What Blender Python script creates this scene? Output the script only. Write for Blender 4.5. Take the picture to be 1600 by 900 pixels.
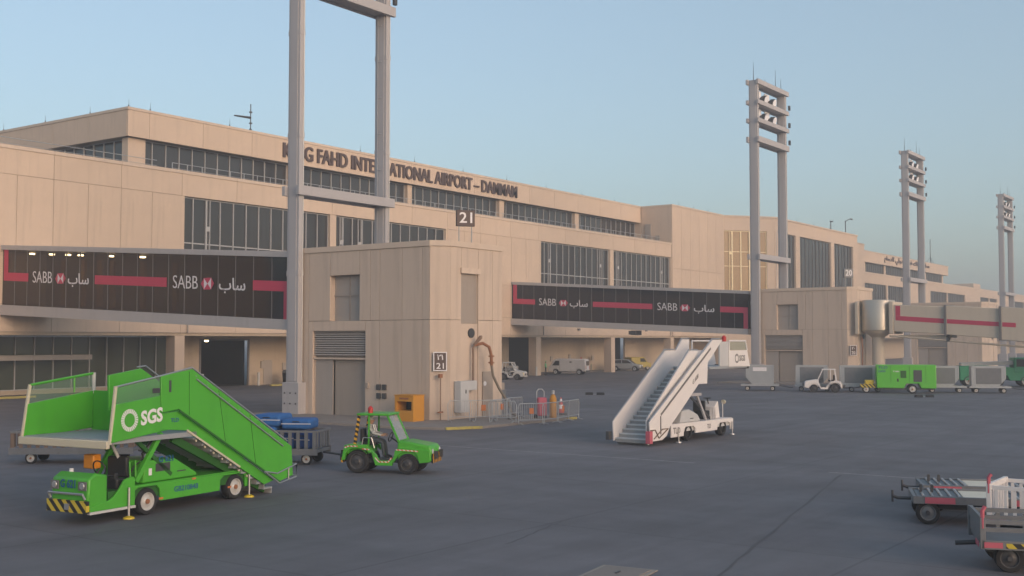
import bpy, bmesh, math, random
from mathutils import Matrix, Vector
for o in list(bpy.data.objects): bpy.data.objects.remove(o)
scene = bpy.context.scene
COL = scene.collection
RAD = math.radians
HAZE = 0.0014
# ------------------------------------------------------------------ camera
cam_d = bpy.data.cameras.new('camera'); cam = bpy.data.objects.new('camera', cam_d); COL.objects.link(cam)
cam_d.sensor_width = 36.0; cam_d.lens = 1783 / 1600 * 36.0; cam_d.clip_start = 0.2; cam_d.clip_end = 6000
cam.location = (0, 0, 4.3)
cam.rotation_euler = (RAD(90 + 2.633), 0, RAD(35.539 - 90))
scene.camera = cam
# ------------------------------------------------------------------ sky and sun: low hazy sun behind the right shoulder
SUN_AZ = (-0.30, -0.954)          # horizontal direction towards the sun
SUN_EL = 9.0
world = bpy.data.worlds.new('World'); scene.world = world; world.use_nodes = True
wn = world.node_tree.nodes; wl = world.node_tree.links
bg = wn['Background']
sky = wn.new('ShaderNodeTexSky'); sky.sky_type = 'NISHITA'; sky.sun_disc = False
sky.sun_elevation = RAD(SUN_EL); sky.sun_rotation = math.atan2(SUN_AZ[0], SUN_AZ[1])
sky.altitude = 0; sky.air_density = 1.0; sky.dust_density = 3.0; sky.ozone_density = 2.0
hs = wn.new('ShaderNodeHueSaturation'); hs.inputs['Saturation'].default_value = 0.88; wl.new(sky.outputs[0], hs.inputs['Color']); 
mxs = wn.new('ShaderNodeMix'); mxs.data_type = 'RGBA'; mxs.inputs[0].default_value = 0.30; wl.new(hs.outputs[0], mxs.inputs[6]); mxs.inputs[7].default_value = (1.95, 2.5, 2.85, 1)   # even dust veil
wl.new(mxs.outputs[2], bg.inputs[0]); bg.inputs[1].default_value = 0.14
sun_d = bpy.data.lights.new('sun', 'SUN'); sun = bpy.data.objects.new('sun', sun_d); COL.objects.link(sun)
sun_d.energy = 1.12; sun_d.angle = RAD(40); sun_d.color = (1.0, 0.66, 0.50)
sun.rotation_euler = Vector((SUN_AZ[0], SUN_AZ[1], math.tan(RAD(SUN_EL)))).to_track_quat('Z', 'Y').to_euler()
vs = scene.view_settings; vs.view_transform = 'Standard'; vs.look = 'None'; vs.exposure = 0.92; vs.gamma = 1.0; vs.use_curve_mapping = False
cy = scene.cycles
cy.max_bounces = 6; cy.diffuse_bounces = 3; cy.glossy_bounces = 3; cy.transmission_bounces = 4; cy.volume_bounces = 1; cy.use_denoising = True
cy.volume_step_rate = 4

# ------------------------------------------------------------------ materials
MATS = {}
def mat(name, col, rough=0.6, metal=0.0, var=0.10, scale=1.5, bump=0.0, bscale=30.0, streak=0.0, dirt=None, emit=None, spec=0.5, coat=0.0, alpha=1.0, trans=0.0):
    m = bpy.data.materials.new(name); m.use_nodes = True
    nt = m.node_tree; N = nt.nodes; L = nt.links; b = N['Principled BSDF']
    b.inputs['Roughness'].default_value = rough; b.inputs['Metallic'].default_value = metal
    b.inputs['Specular IOR Level'].default_value = spec
    if coat: b.inputs['Coat Weight'].default_value = coat
    if alpha < 1: b.inputs['Alpha'].default_value = alpha
    if trans: b.inputs['Transmission Weight'].default_value = trans
    tc = N.new('ShaderNodeTexCoord')
    n1 = N.new('ShaderNodeTexNoise'); n1.inputs['Scale'].default_value = scale; n1.inputs['Detail'].default_value = 5; n1.inputs['Roughness'].default_value = 0.65
    L.new(tc.outputs['Object'], n1.inputs['Vector'])
    oi = N.new('ShaderNodeObjectInfo')
    # value = 1 + var*(noise-.5)*2 + var*.6*(rand-.5)
    a = N.new('ShaderNodeMath'); a.operation = 'MULTIPLY_ADD'; a.inputs[1].default_value = var * 2.2; a.inputs[2].default_value = 1 - var * 1.1
    L.new(n1.outputs[0], a.inputs[0])
    r = N.new('ShaderNodeMath'); r.operation = 'MULTIPLY_ADD'; r.inputs[1].default_value = var * 0.6; r.inputs[2].default_value = -var * 0.3
    L.new(oi.outputs['Random'], r.inputs[0])
    s = N.new('ShaderNodeMath'); s.operation = 'ADD'; L.new(a.outputs[0], s.inputs[0]); L.new(r.outputs[0], s.inputs[1])
    val = s.outputs[0]
    if streak:
        mp = N.new('ShaderNodeMapping'); mp.inputs['Scale'].default_value = (2.2, 2.2, 0.12); L.new(tc.outputs['Object'], mp.inputs['Vector'])
        n2 = N.new('ShaderNodeTexNoise'); n2.inputs['Scale'].default_value = 1.3; n2.inputs['Detail'].default_value = 4; L.new(mp.outputs[0], n2.inputs['Vector'])
        mr = N.new('ShaderNodeMapRange'); mr.inputs[1].default_value = 0.5; mr.inputs[2].default_value = 0.8; mr.inputs[3].default_value = 1.0; mr.inputs[4].default_value = 1 - streak
        L.new(n2.outputs[0], mr.inputs[0])
        t = N.new('ShaderNodeMath'); t.operation = 'MULTIPLY'; L.new(val, t.inputs[0]); L.new(mr.outputs[0], t.inputs[1]); val = t.outputs[0]
    mx = N.new('ShaderNodeMix'); mx.data_type = 'RGBA'; mx.blend_type = 'MULTIPLY'; mx.inputs[0].default_value = 1.0
    mx.inputs[6].default_value = (*col, 1)
    cb = N.new('ShaderNodeCombineColor')
    for i in range(3): L.new(val, cb.inputs[i])
    L.new(cb.outputs[0], mx.inputs[7]); out = mx.outputs[2]
    if dirt:
        dcol, thr, amt = dirt
        n3 = N.new('ShaderNodeTexNoise'); n3.inputs['Scale'].default_value = scale * 2.3; n3.inputs['Detail'].default_value = 8; n3.inputs['Roughness'].default_value = 0.7
        L.new(tc.outputs['Object'], n3.inputs['Vector'])
        m3 = N.new('ShaderNodeMapRange'); m3.inputs[1].default_value = thr; m3.inputs[2].default_value = thr + 0.22; m3.inputs[3].default_value = 0; m3.inputs[4].default_value = amt
        L.new(n3.outputs[0], m3.inputs[0])
        m4 = N.new('ShaderNodeMix'); m4.data_type = 'RGBA'; L.new(m3.outputs[0], m4.inputs[0]); L.new(out, m4.inputs[6]); m4.inputs[7].default_value = (*dcol, 1)
        out = m4.outputs[2]
    L.new(out, b.inputs['Base Color'])
    if bump:
        n5 = N.new('ShaderNodeTexNoise'); n5.inputs['Scale'].default_value = bscale; n5.inputs['Detail'].default_value = 6
        L.new(tc.outputs['Object'], n5.inputs['Vector'])
        bp = N.new('ShaderNodeBump'); bp.inputs['Strength'].default_value = bump; bp.inputs['Distance'].default_value = 0.02
        L.new(n5.outputs[0], bp.inputs['Height']); L.new(bp.outputs[0], b.inputs['Normal'])
    if emit:
        b.inputs['Emission Color'].default_value = (*emit[0], 1); b.inputs['Emission Strength'].default_value = emit[1]
    MATS[name] = m
    return m
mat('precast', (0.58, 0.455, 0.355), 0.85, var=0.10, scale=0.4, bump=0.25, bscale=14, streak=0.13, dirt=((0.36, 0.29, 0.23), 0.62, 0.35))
mat('coping', (0.58, 0.47, 0.38), 0.8, var=0.08, scale=0.8, streak=0.1)
mat('joint', (0.34, 0.27, 0.21), 0.9, var=0.08)
mat('gate_precast', (0.56, 0.45, 0.365), 0.85, var=0.09, scale=0.6, bump=0.25, bscale=14, streak=0.18, dirt=((0.34, 0.28, 0.23), 0.62, 0.4))
mat('glass_dark', (0.035, 0.034, 0.036), 0.06, var=0.25, scale=0.25, spec=0.6)
mat('glass_sabb', (0.014, 0.010, 0.014), 0.05, var=0.3, scale=0.4, spec=0.4, bump=0.4, bscale=0.5, alpha=0.82)
mat('glass_walk', (0.014, 0.010, 0.014), 0.05, var=0.3, scale=0.4, spec=0.6, bump=0.5, bscale=0.55, alpha=0.66)
mat('glass_green', (0.075, 0.085, 0.062), 0.10, var=0.25, scale=0.3)
mat('mullion', (0.45, 0.44, 0.44), 0.45, 0.2, var=0.05)
mat('mullion_dark', (0.16, 0.15, 0.15), 0.5, var=0.05)
mat('steel_grey', (0.40, 0.385, 0.395), 0.6, 0.0, var=0.07, scale=0.7, streak=0.10)
mat('fascia_grey', (0.42, 0.40, 0.40), 0.55, 0.0, var=0.06, scale=0.5, streak=0.10)
mat('sign_red', (0.50, 0.035, 0.09), 0.5, var=0.06)
mat('letter_white', (0.72, 0.70, 0.72), 0.5, var=0.04)
mat('letter_brown', (0.085, 0.055, 0.05), 0.6, var=0.1)
mat('door_grey', (0.33, 0.28, 0.24), 0.6, var=0.06, streak=0.12)
mat('shutter_grey', (0.36, 0.32, 0.29), 0.6, var=0.06, streak=0.10)
mat('louvre', (0.34, 0.31, 0.29), 0.55, var=0.06)
mat('void_shade', (0.012, 0.014, 0.016), 0.8)  # near-black colour stands in for the shade inside openings
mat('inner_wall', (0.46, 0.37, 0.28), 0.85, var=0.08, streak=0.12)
mat('kerb', (0.30, 0.26, 0.22), 0.9, var=0.14, scale=2, bump=0.3)
mat('kerb_yellow', (0.42, 0.35, 0.09), 0.8, var=0.15, scale=3, dirt=((0.25, 0.21, 0.14), 0.45, 0.75))
mat('sidewalk', (0.24, 0.21, 0.19), 0.9, var=0.14, scale=1.2, bump=0.3, dirt=((0.15, 0.13, 0.12), 0.55, 0.5))
mat('paint_white', (0.30, 0.29, 0.285), 0.8, var=0.25, scale=3, dirt=((0.13, 0.125, 0.13), 0.42, 0.9))
mat('tar', (0.092, 0.088, 0.093), 0.8, var=0.15)
mat('green', (0.070, 0.375, 0.028), 0.46, var=0.10, scale=1.4, coat=0.1, streak=0.14, dirt=((0.075, 0.20, 0.055), 0.58, 0.45))
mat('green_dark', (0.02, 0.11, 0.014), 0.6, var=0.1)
mat('green_gpu', (0.10, 0.47, 0.03), 0.42, var=0.05, scale=0.9, coat=0.15, dirt=((0.1, 0.3, 0.05), 0.68, 0.3))
mat('green_teal', (0.03, 0.27, 0.13), 0.5, var=0.08)
mat('white', (0.74, 0.70, 0.68), 0.42, var=0.05, coat=0.1, dirt=((0.42, 0.38, 0.34), 0.64, 0.4))
mat('white_grey', (0.50, 0.50, 0.50), 0.5, var=0.08, dirt=((0.3, 0.3, 0.3), 0.6, 0.4))
mat('silver', (0.46, 0.48, 0.50), 0.28, 0.5, var=0.04, coat=0.5)
mat('riser', (0.30, 0.305, 0.31), 0.7, var=0.1)
mat('step_light', (0.52, 0.54, 0.56), 0.6, 0.1, var=0.1, scale=3)
mat('dull_yellow', (0.42, 0.33, 0.08), 0.6, var=0.1)
mat('pipe_brown', (0.22, 0.15, 0.11), 0.75, var=0.15, scale=5)
mat('seam', (0.03, 0.14, 0.02), 0.7)
mat('step_grey', (0.30, 0.32, 0.34), 0.6, 0.1, var=0.1, scale=3)
mat('container', (0.42, 0.43, 0.44), 0.42, 0.55, var=0.12, scale=2.0, dirt=((0.22, 0.22, 0.23), 0.58, 0.5))
mat('metal', (0.42, 0.42, 0.43), 0.4, 0.7, var=0.1, scale=4)
mat('galv', (0.42, 0.43, 0.44), 0.5, 0.4, var=0.15, scale=5)
mat('steel_bright', (0.54, 0.48, 0.40), 0.40, 0.7, var=0.05, scale=0.6)
mat('beige_metal', (0.57, 0.485, 0.385), 0.55, var=0.05, scale=0.6, streak=0.12)
mat('cream', (0.70, 0.64, 0.52), 0.7, var=0.1, scale=3, dirt=((0.35, 0.3, 0.24), 0.58, 0.5))
mat('strip_beige', (0.55, 0.50, 0.38), 0.5, var=0.08)
mat('rubber', (0.018, 0.018, 0.02), 0.85, var=0.15, scale=6)
mat('black', (0.02, 0.02, 0.022), 0.6, var=0.1)
mat('dark_metal', (0.07, 0.07, 0.075), 0.55, 0.3, var=0.15, scale=4)
mat('rim', (0.50, 0.49, 0.47), 0.5, 0.2, var=0.12, scale=8)
mat('orange', (0.55, 0.25, 0.03), 0.6, var=0.08, dirt=((0.3, 0.16, 0.05), 0.6, 0.5))
mat('orange_bright', (0.55, 0.17, 0.05), 0.6, var=0.1)
mat('amber', (0.75, 0.28, 0.02), 0.4, var=0.03)
mat('red', (0.45, 0.03, 0.03), 0.5, var=0.08)
mat('pink_red', (0.48, 0.10, 0.14), 0.6, var=0.1)
mat('yellow', (0.62, 0.45, 0.03), 0.5, var=0.08)
mat('blue_text', (0.02, 0.10, 0.22), 0.5)
mat('blue_bag', (0.02, 0.11, 0.33), 0.75, var=0.15, scale=5, bump=0.4)
mat('blue_bag_dark', (0.02, 0.07, 0.24), 0.75, var=0.15, scale=5, bump=0.4)
mat('brown_wood', (0.17, 0.12, 0.09), 0.8, var=0.25, scale=4)
mat('cart_grey', (0.17, 0.175, 0.185), 0.6, 0.2, var=0.18, scale=3, dirt=((0.12, 0.11, 0.10), 0.55, 0.6))
mat('clear', (0.20, 0.32, 0.24), 0.05, alpha=0.25, var=0.02)
mat('clear_grey', (0.42, 0.44, 0.44), 0.08, alpha=0.45, var=0.05)
mat('glass_sunset_glow', (0.30, 0.19, 0.09), 0.25, var=0.12, scale=0.4, spec=0.3)  # reflected sunset gold is put into the base colour
mat('mullion_gold', (0.78, 0.66, 0.42), 0.45, var=0.05)
mat('board_pale', (0.17, 0.17, 0.175), 0.5, var=0.05)
mat('skin', (0.36, 0.21, 0.14), 0.6, var=0.05)
mat('cloth_grey', (0.36, 0.37, 0.36), 0.85, var=0.12, scale=8)
mat('cloth_dark', (0.05, 0.06, 0.07), 0.85, var=0.12, scale=8)
mat('cloth_hivis', (0.20, 0.60, 0.28), 0.8, var=0.1, scale=8)
mat('cloth_tan', (0.36, 0.30, 0.14), 0.85, var=0.1, scale=8)
mat('hair', (0.02, 0.018, 0.016), 0.7)
mat('reflect', (0.75, 0.76, 0.78), 0.35, var=0.03)
mat('hose', (0.20, 0.165, 0.13), 0.75, var=0.15, scale=6)
mat('rust', (0.28, 0.12, 0.06), 0.75, var=0.2, scale=6)
mat('lamp_white', (0.80, 0.80, 0.84), 0.35, var=0.02)
mat('lit_lamp', (0.9, 0.8, 0.6), 0.4, emit=((1.0, 0.72, 0.36), 22.0))
mat('plant', (0.06, 0.08, 0.05), 0.8, var=0.3, scale=4)

def hazard(name, c1, c2, scale, diag=(1, 0, 1)):
    m = bpy.data.materials.new(name); m.use_nodes = True; N = m.node_tree.nodes; L = m.node_tree.links; b = N['Principled BSDF']
    tc = N.new('ShaderNodeTexCoord'); d = N.new('ShaderNodeVectorMath'); d.operation = 'DOT_PRODUCT'; d.inputs[1].default_value = diag
    L.new(tc.outputs['Object'], d.inputs[0])
    f = N.new('ShaderNodeMath'); f.operation = 'MULTIPLY'; f.inputs[1].default_value = scale; L.new(d.outputs['Value'], f.inputs[0])
    g = N.new('ShaderNodeMath'); g.operation = 'FRACT'; L.new(f.outputs[0], g.inputs[0])
    h = N.new('ShaderNodeMath'); h.operation = 'GREATER_THAN'; h.inputs[1].default_value = 0.5; L.new(g.outputs[0], h.inputs[0])
    x = N.new('ShaderNodeMix'); x.data_type = 'RGBA'; x.inputs[6].default_value = (*c1, 1); x.inputs[7].default_value = (*c2, 1); L.new(h.outputs[0], x.inputs[0])
    L.new(x.outputs[2], b.inputs['Base Color']); b.inputs['Roughness'].default_value = 0.55
    MATS[name] = m
hazard('haz_yb', (0.55, 0.42, 0.04), (0.02, 0.02, 0.02), 3.4, (0, 1, 1))
hazard('haz_yb_x', (0.55, 0.42, 0.04), (0.02, 0.02, 0.02), 3.4, (1, 0, 1))
hazard('haz_post', (0.60, 0.33, 0.03), (0.015, 0.015, 0.015), 6.0, (0.35, 0.35, 1))
hazard('haz_rw', (0.60, 0.10, 0.05), (0.65, 0.65, 0.60), 8.0, (1, 0, 1))
hazard('haz_ob', (0.62, 0.30, 0.03), (0.02, 0.02, 0.02), 6.0, (0.2, 1, 0.25))

# ------------------------------------------------------------------ mesh helpers
class MB:
    def __init__(s): s.v = []; s.f = []
    def _a(s, vs, fs):
        n = len(s.v); s.v += [tuple(v) for v in vs]; s.f += [tuple(i + n for i in f) for f in fs]; return s
    def box(s, x0, x1, y0, y1, z0, z1, M=None):
        vs = [Vector((x, y, z)) for z in (z0, z1) for y in (y0, y1) for x in (x0, x1)]
        if M: vs = [M @ v for v in vs]
        return s._a(vs, [(0, 2, 3, 1), (4, 5, 7, 6), (0, 1, 5, 4), (2, 6, 7, 3), (0, 4, 6, 2), (1, 3, 7, 5)])
    def prism(s, poly, a, b, axis='y', M=None):
        # poly in the two other axes (x,z) for y, (y,z) for x, (x,y) for z
        def P(p, t): return Vector({'y': (p[0], t, p[1]), 'x': (t, p[0], p[1]), 'z': (p[0], p[1], t)}[axis])
        n = len(poly); vs = [P(p, a) for p in poly] + [P(p, b) for p in poly]
        if M: vs = [M @ v for v in vs]
        fs = [tuple(range(n)), tuple(range(2 * n - 1, n - 1, -1))] + [(i, i + n, (i + 1) % n + n, (i + 1) % n) for i in range(n)]
        return s._a(vs, fs)
    def tube(s, pts, r, n=8, cap=True):
        pts = [Vector(p) for p in pts]; rs = r if isinstance(r, (list, tuple)) else [r] * len(pts)
        rings = []; up0 = None
        for i, p in enumerate(pts):
            d = (pts[min(i + 1, len(pts) - 1)] - pts[max(i - 1, 0)]).normalized()
            if up0 is None:
                up0 = Vector((0, 0, 1)) if abs(d.z) < 0.9 else Vector((1, 0, 0))
            a = d.cross(up0).normalized(); b = a.cross(d).normalized(); up0 = b
            rings.append([p + (a * math.cos(t) + b * math.sin(t)) * rs[i] for t in [2 * math.pi * k / n for k in range(n)]])
        vs = [v for rg in rings for v in rg]; fs = []
        for i in range(len(pts) - 1):
            for k in range(n): fs.append((i * n + k, i * n + (k + 1) % n, (i + 1) * n + (k + 1) % n, (i + 1) * n + k))
        if cap: fs += [tuple(range(n - 1, -1, -1)), tuple((len(pts) - 1) * n + k for k in range(n))]
        return s._a(vs, fs)
    def beam(s, p0, p1, w, h):
        p0 = Vector(p0); p1 = Vector(p1); d = (p1 - p0).normalized()
        up = Vector((0, 0, 1)) if abs(d.z) < 0.95 else Vector((0, 1, 0))
        a = d.cross(up).normalized() * w / 2; b = a.normalized().cross(d).normalized() * h / 2
        vs = [p + q for p in (p0, p1) for q in (-a - b, a - b, a + b, -a + b)]
        return s._a(vs, [(0, 3, 2, 1), (4, 5, 6, 7), (0, 1, 5, 4), (1, 2, 6, 5), (2, 3, 7, 6), (3, 0, 4, 7)])
    def lathe(s, prof, n=20, M=None, axis='z'):
        # prof: list of (r, t) along axis
        vs = []; fs = []
        for (r, t) in prof:
            for k in range(n):
                c, d = r * math.cos(2 * math.pi * k / n), r * math.sin(2 * math.pi * k / n)
                v = Vector({'z': (c, d, t), 'y': (c, t, d), 'x': (t, c, d)}[axis])
                vs.append(M @ v if M else v)
        for i in range(len(prof) - 1):
            for k in range(n): fs.append((i * n + k, i * n + (k + 1) % n, (i + 1) * n + (k + 1) % n, (i + 1) * n + k))
        fs.append(tuple(range(n - 1, -1, -1))); fs.append(tuple((len(prof) - 1) * n + k for k in range(n)))
        return s._a(vs, fs)
    def mesh(s, name, m, off=(0, 0, 0), smooth=True):
        me = bpy.data.meshes.new(name); o = Vector(off)
        me.from_pydata([Vector(v) - o for v in s.v], [], s.f)
        bm = bmesh.new(); bm.from_mesh(me); bmesh.ops.recalc_face_normals(bm, faces=bm.faces); bm.to_mesh(me); bm.free()
        me.materials.append(MATS[m] if isinstance(m, str) else m)
        if smooth:
            me.shade_smooth(); me.set_sharp_from_angle(angle=RAD(35))
        return me
    def build(s, name, m, parent=None, bevel=0.0, world=False, smooth=True):
        off = parent_loc(parent) if world and parent else (0, 0, 0)
        return link(name, s.mesh(name, m, off, smooth), parent, bevel=bevel)
def parent_loc(p):
    l = Vector((0, 0, 0))
    while p: l += p.location; p = p.parent
    return l
def link(name, me, parent=None, loc=(0, 0, 0), rot=None, bevel=0.0):
    o = bpy.data.objects.new(name, me); COL.objects.link(o); o.location = loc
    if rot: o.rotation_euler = rot
    if parent: o.parent = parent
    if bevel:
        b = o.modifiers.new('bevel', 'BEVEL'); b.width = bevel; b.segments = 2; b.limit_method = 'ANGLE'; b.angle_limit = RAD(40)
    return o
def tag(o, label, cat, group=None, kind=None):
    o['label'] = label; o['category'] = cat
    if group: o['group'] = group
    if kind: o['kind'] = kind
    return o
def thing(name, label, cat, loc=(0, 0, 0), rz=0.0, group=None):
    o = bpy.data.objects.new(name, None); COL.objects.link(o); o.location = loc; o.rotation_euler = (0, 0, rz); o.empty_display_size = 0.3
    return tag(o, label, cat, group)
def struct(o): o['kind'] = 'structure'; return o
def copy_tree(o, parent=None):
    c = o.copy(); COL.objects.link(c); c.parent = parent
    for ch in o.children: copy_tree(ch, c)
    return c
def B(x0, x1, y0, y1, z0, z1, M=None): return MB().box(x0, x1, y0, y1, z0, z1, M)

_txt = bpy.data.curves.new('glyphs', 'FONT'); _txo = bpy.data.objects.new('glyphs', _txt); COL.objects.link(_txo)
def text_geo(body, bold=0.0, fill=True):
    _txt.body = body; _txt.size = 1.0; _txt.offset = bold; _txt.extrude = 0.0; _txt.resolution_u = 3
    bpy.context.view_layer.update()
    ev = _txo.evaluated_get(bpy.context.evaluated_depsgraph_get()); me = ev.to_mesh()
    v = [(p.co.x, p.co.y) for p in me.vertices]; f = [tuple(p.vertices) for p in me.polygons]; ev.to_mesh_clear()
    return v, f
def text_mb(body, origin, xd, yd, width=None, height=1.0, depth=0.01, bold=0.0, islands=False):
    """extruded lettering; origin = lower left, xd/yd unit directions, height = height of the glyph box"""
    v, f = text_geo(body, bold)
    x0 = min(p[0] for p in v); x1 = max(p[0] for p in v); y0 = min(p[1] for p in v); y1 = max(p[1] for p in v)
    sy = height / (y1 - y0); sx = (width / (x1 - x0)) if width else sy
    o = Vector(origin); X = Vector(xd); Y = Vector(yd); Z = X.cross(Y)
    pts = [o + X * (p[0] - x0) * sx + Y * (p[1] - y0) * sy for p in v]
    par = list(range(len(v)))
    def find(a):
        while par[a] != a: par[a] = par[par[a]]; a = par[a]
        return a
    for q in f:
        for k in q[1:]: par[find(k)] = find(q[0])
    groups = {}
    for q in f: groups.setdefault(find(q[0]) if islands else 0, []).append(q)
    res = []
    for g in groups.values():
        idx = sorted({i for q in g for i in q}); mp = {i: k for k, i in enumerate(idx)}; n = len(idx)
        vs = [pts[i] for i in idx] + [pts[i] + Z * depth for i in idx]; fs = []
        edges = {}
        for q in g:
            qq = [mp[i] for i in q]; fs.append(tuple(reversed(qq))); fs.append(tuple(i + n for i in qq))
            for a, b in zip(qq, qq[1:] + qq[:1]): edges[(a, b)] = edges.get((a, b), 0) + 1
        for (a, b) in edges:
            if (b, a) not in edges: fs.append((a, b, b + n, a + n))
        m = MB(); m._a(vs, fs); res.append((min(p.x for p in vs), m))
    return [m for _, m in sorted(res, key=lambda t: t[0])] if islands else res[0][1]
# Arabic words in presentation forms, already in visual (left to right) order
SAB = '\uFE8F\uFE8E\uFEB3'
def arabic(word):
    F = {'م': ('\uFEE1', '\uFEE2', '\uFEE3', '\uFEE4'), 'ط': ('\uFEC1', '\uFEC2', '\uFEC3', '\uFEC4'), 'ا': ('\uFE8D', '\uFE8E', None, None),
         'ر': ('\uFEAD', '\uFEAE', None, None), 'ل': ('\uFEDD', '\uFEDE', '\uFEDF', '\uFEE0'), 'ك': ('\uFED9', '\uFEDA', '\uFEDB', '\uFEDC'),
         'ف': ('\uFED1', '\uFED2', '\uFED3', '\uFED4'), 'ه': ('\uFEE9', '\uFEEA', '\uFEEB', '\uFEEC'), 'د': ('\uFEA9', '\uFEAA', None, None),
         'و': ('\uFEED', '\uFEEE', None, None), 'ي': ('\uFEF1', '\uFEF2', '\uFEF3', '\uFEF4')}
    out = ''; prev = False
    for i, c in enumerate(word):
        if c not in F: out += c; prev = False; continue
        nxt = i + 1 < len(word) and word[i + 1] in F and F[c][2] is not None
        k = (3 if prev else 2) if nxt else (1 if prev else 0)
        out += F[c][k]; prev = nxt
    return out[::-1]

# generic windows: local x along the wall, y into the wall, z up; outer face at y=0
def pane_mesh(w, h, m, t=0.03): return B(0.0, w, 0.0, t, 0, h).mesh('pane', m)
def window(parent, loc, rz, w, h, n, m='glass_dark', frame='mullion', mw=0.09, transoms=(), vents=(), fd=0.14, first=None, name='window', jamb=0.07):
    """frame mesh with panes and mullions as children; first = width of the first pane when it differs"""
    fr = MB().box(0, w, 0, fd, h - jamb, h).box(0, w, 0, fd, 0, jamb).box(0, jamb, 0, fd, jamb, h - jamb).box(w - jamb, w, 0, fd, jamb, h - jamb)
    o = link(name, fr.mesh(name, frame), parent, loc, (0, 0, rz))
    xs = [0.0]
    if first: xs += [first + (w - first) / (n - 1) * k for k in range(n)]
    else: xs += [w / n * (k + 1) for k in range(n)]
    cache = {}
    for a, b in zip(xs, xs[1:]):
        k = round(b - a, 3)
        if k not in cache: cache[k] = pane_mesh(b - a, h - 0.02, m)
        link('pane', cache[k], o, (a, 0.09 + 0.002 * random.random(), 0.01), (RAD(random.uniform(-.5, .5)), 0, RAD(random.uniform(-.7, .7))))
    mm = B(-mw / 2, mw / 2, -0.03, 0.085, jamb, h - jamb).mesh('mullion', frame)
    for x in xs[1:-1]: link('mullion', mm, o, (x, 0, 0))
    for t in transoms: link('transom', B(jamb, w - jamb, -0.015, 0.08, t - 0.05, t + 0.05).mesh('transom', frame), o)
    vm = None
    for vx, vz in vents:
        if vm is None:
            vm = MB().box(-0.25, -0.18, -0.05, 0.085, 0.1, h - 0.1).box(0.18, 0.25, -0.05, 0.085, 0.1, h - 0.1).box(-0.2, 0.2, -0.06, 0.085, vz, vz + 0.42).mesh('vent_frame', frame)
        link('vent_frame', vm, o, (vx, 0, 0))
    return o
# ================================================================== SETTING
random.seed(7)
apron_me = MB()._a([(-900, -900, 0), (1500, -900, 0), (1500, 1200, 0), (-900, 1200, 0)], [(0, 1, 2, 3)])
def apron_material():
    m = bpy.data.materials.new('apron'); m.use_nodes = True; N = m.node_tree.nodes; L = m.node_tree.links; b = N['Principled BSDF']
    tc = N.new('ShaderNodeTexCoord')
    def noise(sc, det=6, rough=0.6, mp=None):
        n = N.new('ShaderNodeTexNoise'); n.inputs['Scale'].default_value = sc; n.inputs['Detail'].default_value = det; n.inputs['Roughness'].default_value = rough
        src = tc.outputs['Object']
        if mp:
            g = N.new('ShaderNodeMapping'); g.inputs['Scale'].default_value = mp; L.new(src, g.inputs['Vector']); src = g.outputs[0]
        L.new(src, n.inputs['Vector']); return n.outputs[0]
    def rng(v, a, c, lo, hi):
        r = N.new('ShaderNodeMapRange'); r.inputs[1].default_value = a; r.inputs[2].default_value = c; r.inputs[3].default_value = lo; r.inputs[4].default_value = hi; L.new(v, r.inputs[0]); return r.outputs[0]
    def mul(a, c):
        t = N.new('ShaderNodeMath'); t.operation = 'MULTIPLY'; L.new(a, t.inputs[0]); L.new(c, t.inputs[1]); return t.outputs[0]
    v = rng(noise(0.06, 4), 0.3, 0.7, 0.80, 1.20)                       # broad patches
    v = mul(v, rng(noise(0.5, 6, 0.7), 0.3, 0.75, 1.10, 0.88))
    v = mul(v, rng(noise(0.9, 5, 0.6, (0.06, 1.0, 1.0)), 0.45, 0.8, 1.05, 0.80))   # tyre streaks along x
    v = mul(v, rng(noise(0.7, 5, 0.6, (1.0, 0.05, 1.0)), 0.5, 0.8, 1.03, 0.84))    # and along y
    v = mul(v, rng(noise(2.2, 8, 0.75), 0.62, 0.76, 1.0, 0.66))           # oil spots
    v = mul(v, rng(noise(45, 4, 0.8), 0.3, 0.7, 0.88, 1.12))
    # slab joints every 7.5 m
    sp = N.new('ShaderNodeSeparateXYZ'); L.new(tc.outputs['Object'], sp.inputs[0])
    for k, w in ((0, 0.006), (1, 0.006)):
        d = N.new('ShaderNodeMath'); d.operation = 'DIVIDE'; d.inputs[1].default_value = 7.5; L.new(sp.outputs[k], d.inputs[0])
        fr = N.new('ShaderNodeMath'); fr.operation = 'FRACT'; L.new(d.outputs[0], fr.inputs[0])
        sb = N.new('ShaderNodeMath'); sb.operation = 'SUBTRACT'; sb.inputs[1].default_value = 0.5; L.new(fr.outputs[0], sb.inputs[0])
        ab = N.new('ShaderNodeMath'); ab.operation = 'ABSOLUTE'; L.new(sb.outputs[0], ab.inputs[0])
        v = mul(v, rng(ab.outputs[0], 0.5 - w, 0.5 - w * 0.4, 1.0, 0.74))
    cr = N.new('ShaderNodeMix'); cr.data_type = 'RGBA'; cr.blend_type = 'MULTIPLY'; cr.inputs[0].default_value = 1; cr.inputs[6].default_value = (0.129, 0.122, 0.132, 1)
    cb = N.new('ShaderNodeCombineColor')
    for i in range(3): L.new(v, cb.inputs[i])
    L.new(cb.outputs[0], cr.inputs[7]); L.new(cr.outputs[2], b.inputs['Base Color'])
    L.new(rng(noise(0.35, 5), 0.3, 0.7, 0.62, 0.85), b.inputs['Roughness']); b.inputs['Specular IOR Level'].default_value = 0.4
    bp = N.new('ShaderNodeBump'); bp.inputs['Strength'].default_value = 0.25; bp.inputs['Distance'].default_value = 0.02; L.new(noise(30, 6, 0.8), bp.inputs['Height']); L.new(bp.outputs[0], b.inputs['Normal'])
    MATS['apron'] = m
apron_material()
apron = struct(apron_me.build('apron', 'apron')); apron['label'] = 'dark grey paved aircraft apron'
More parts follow.
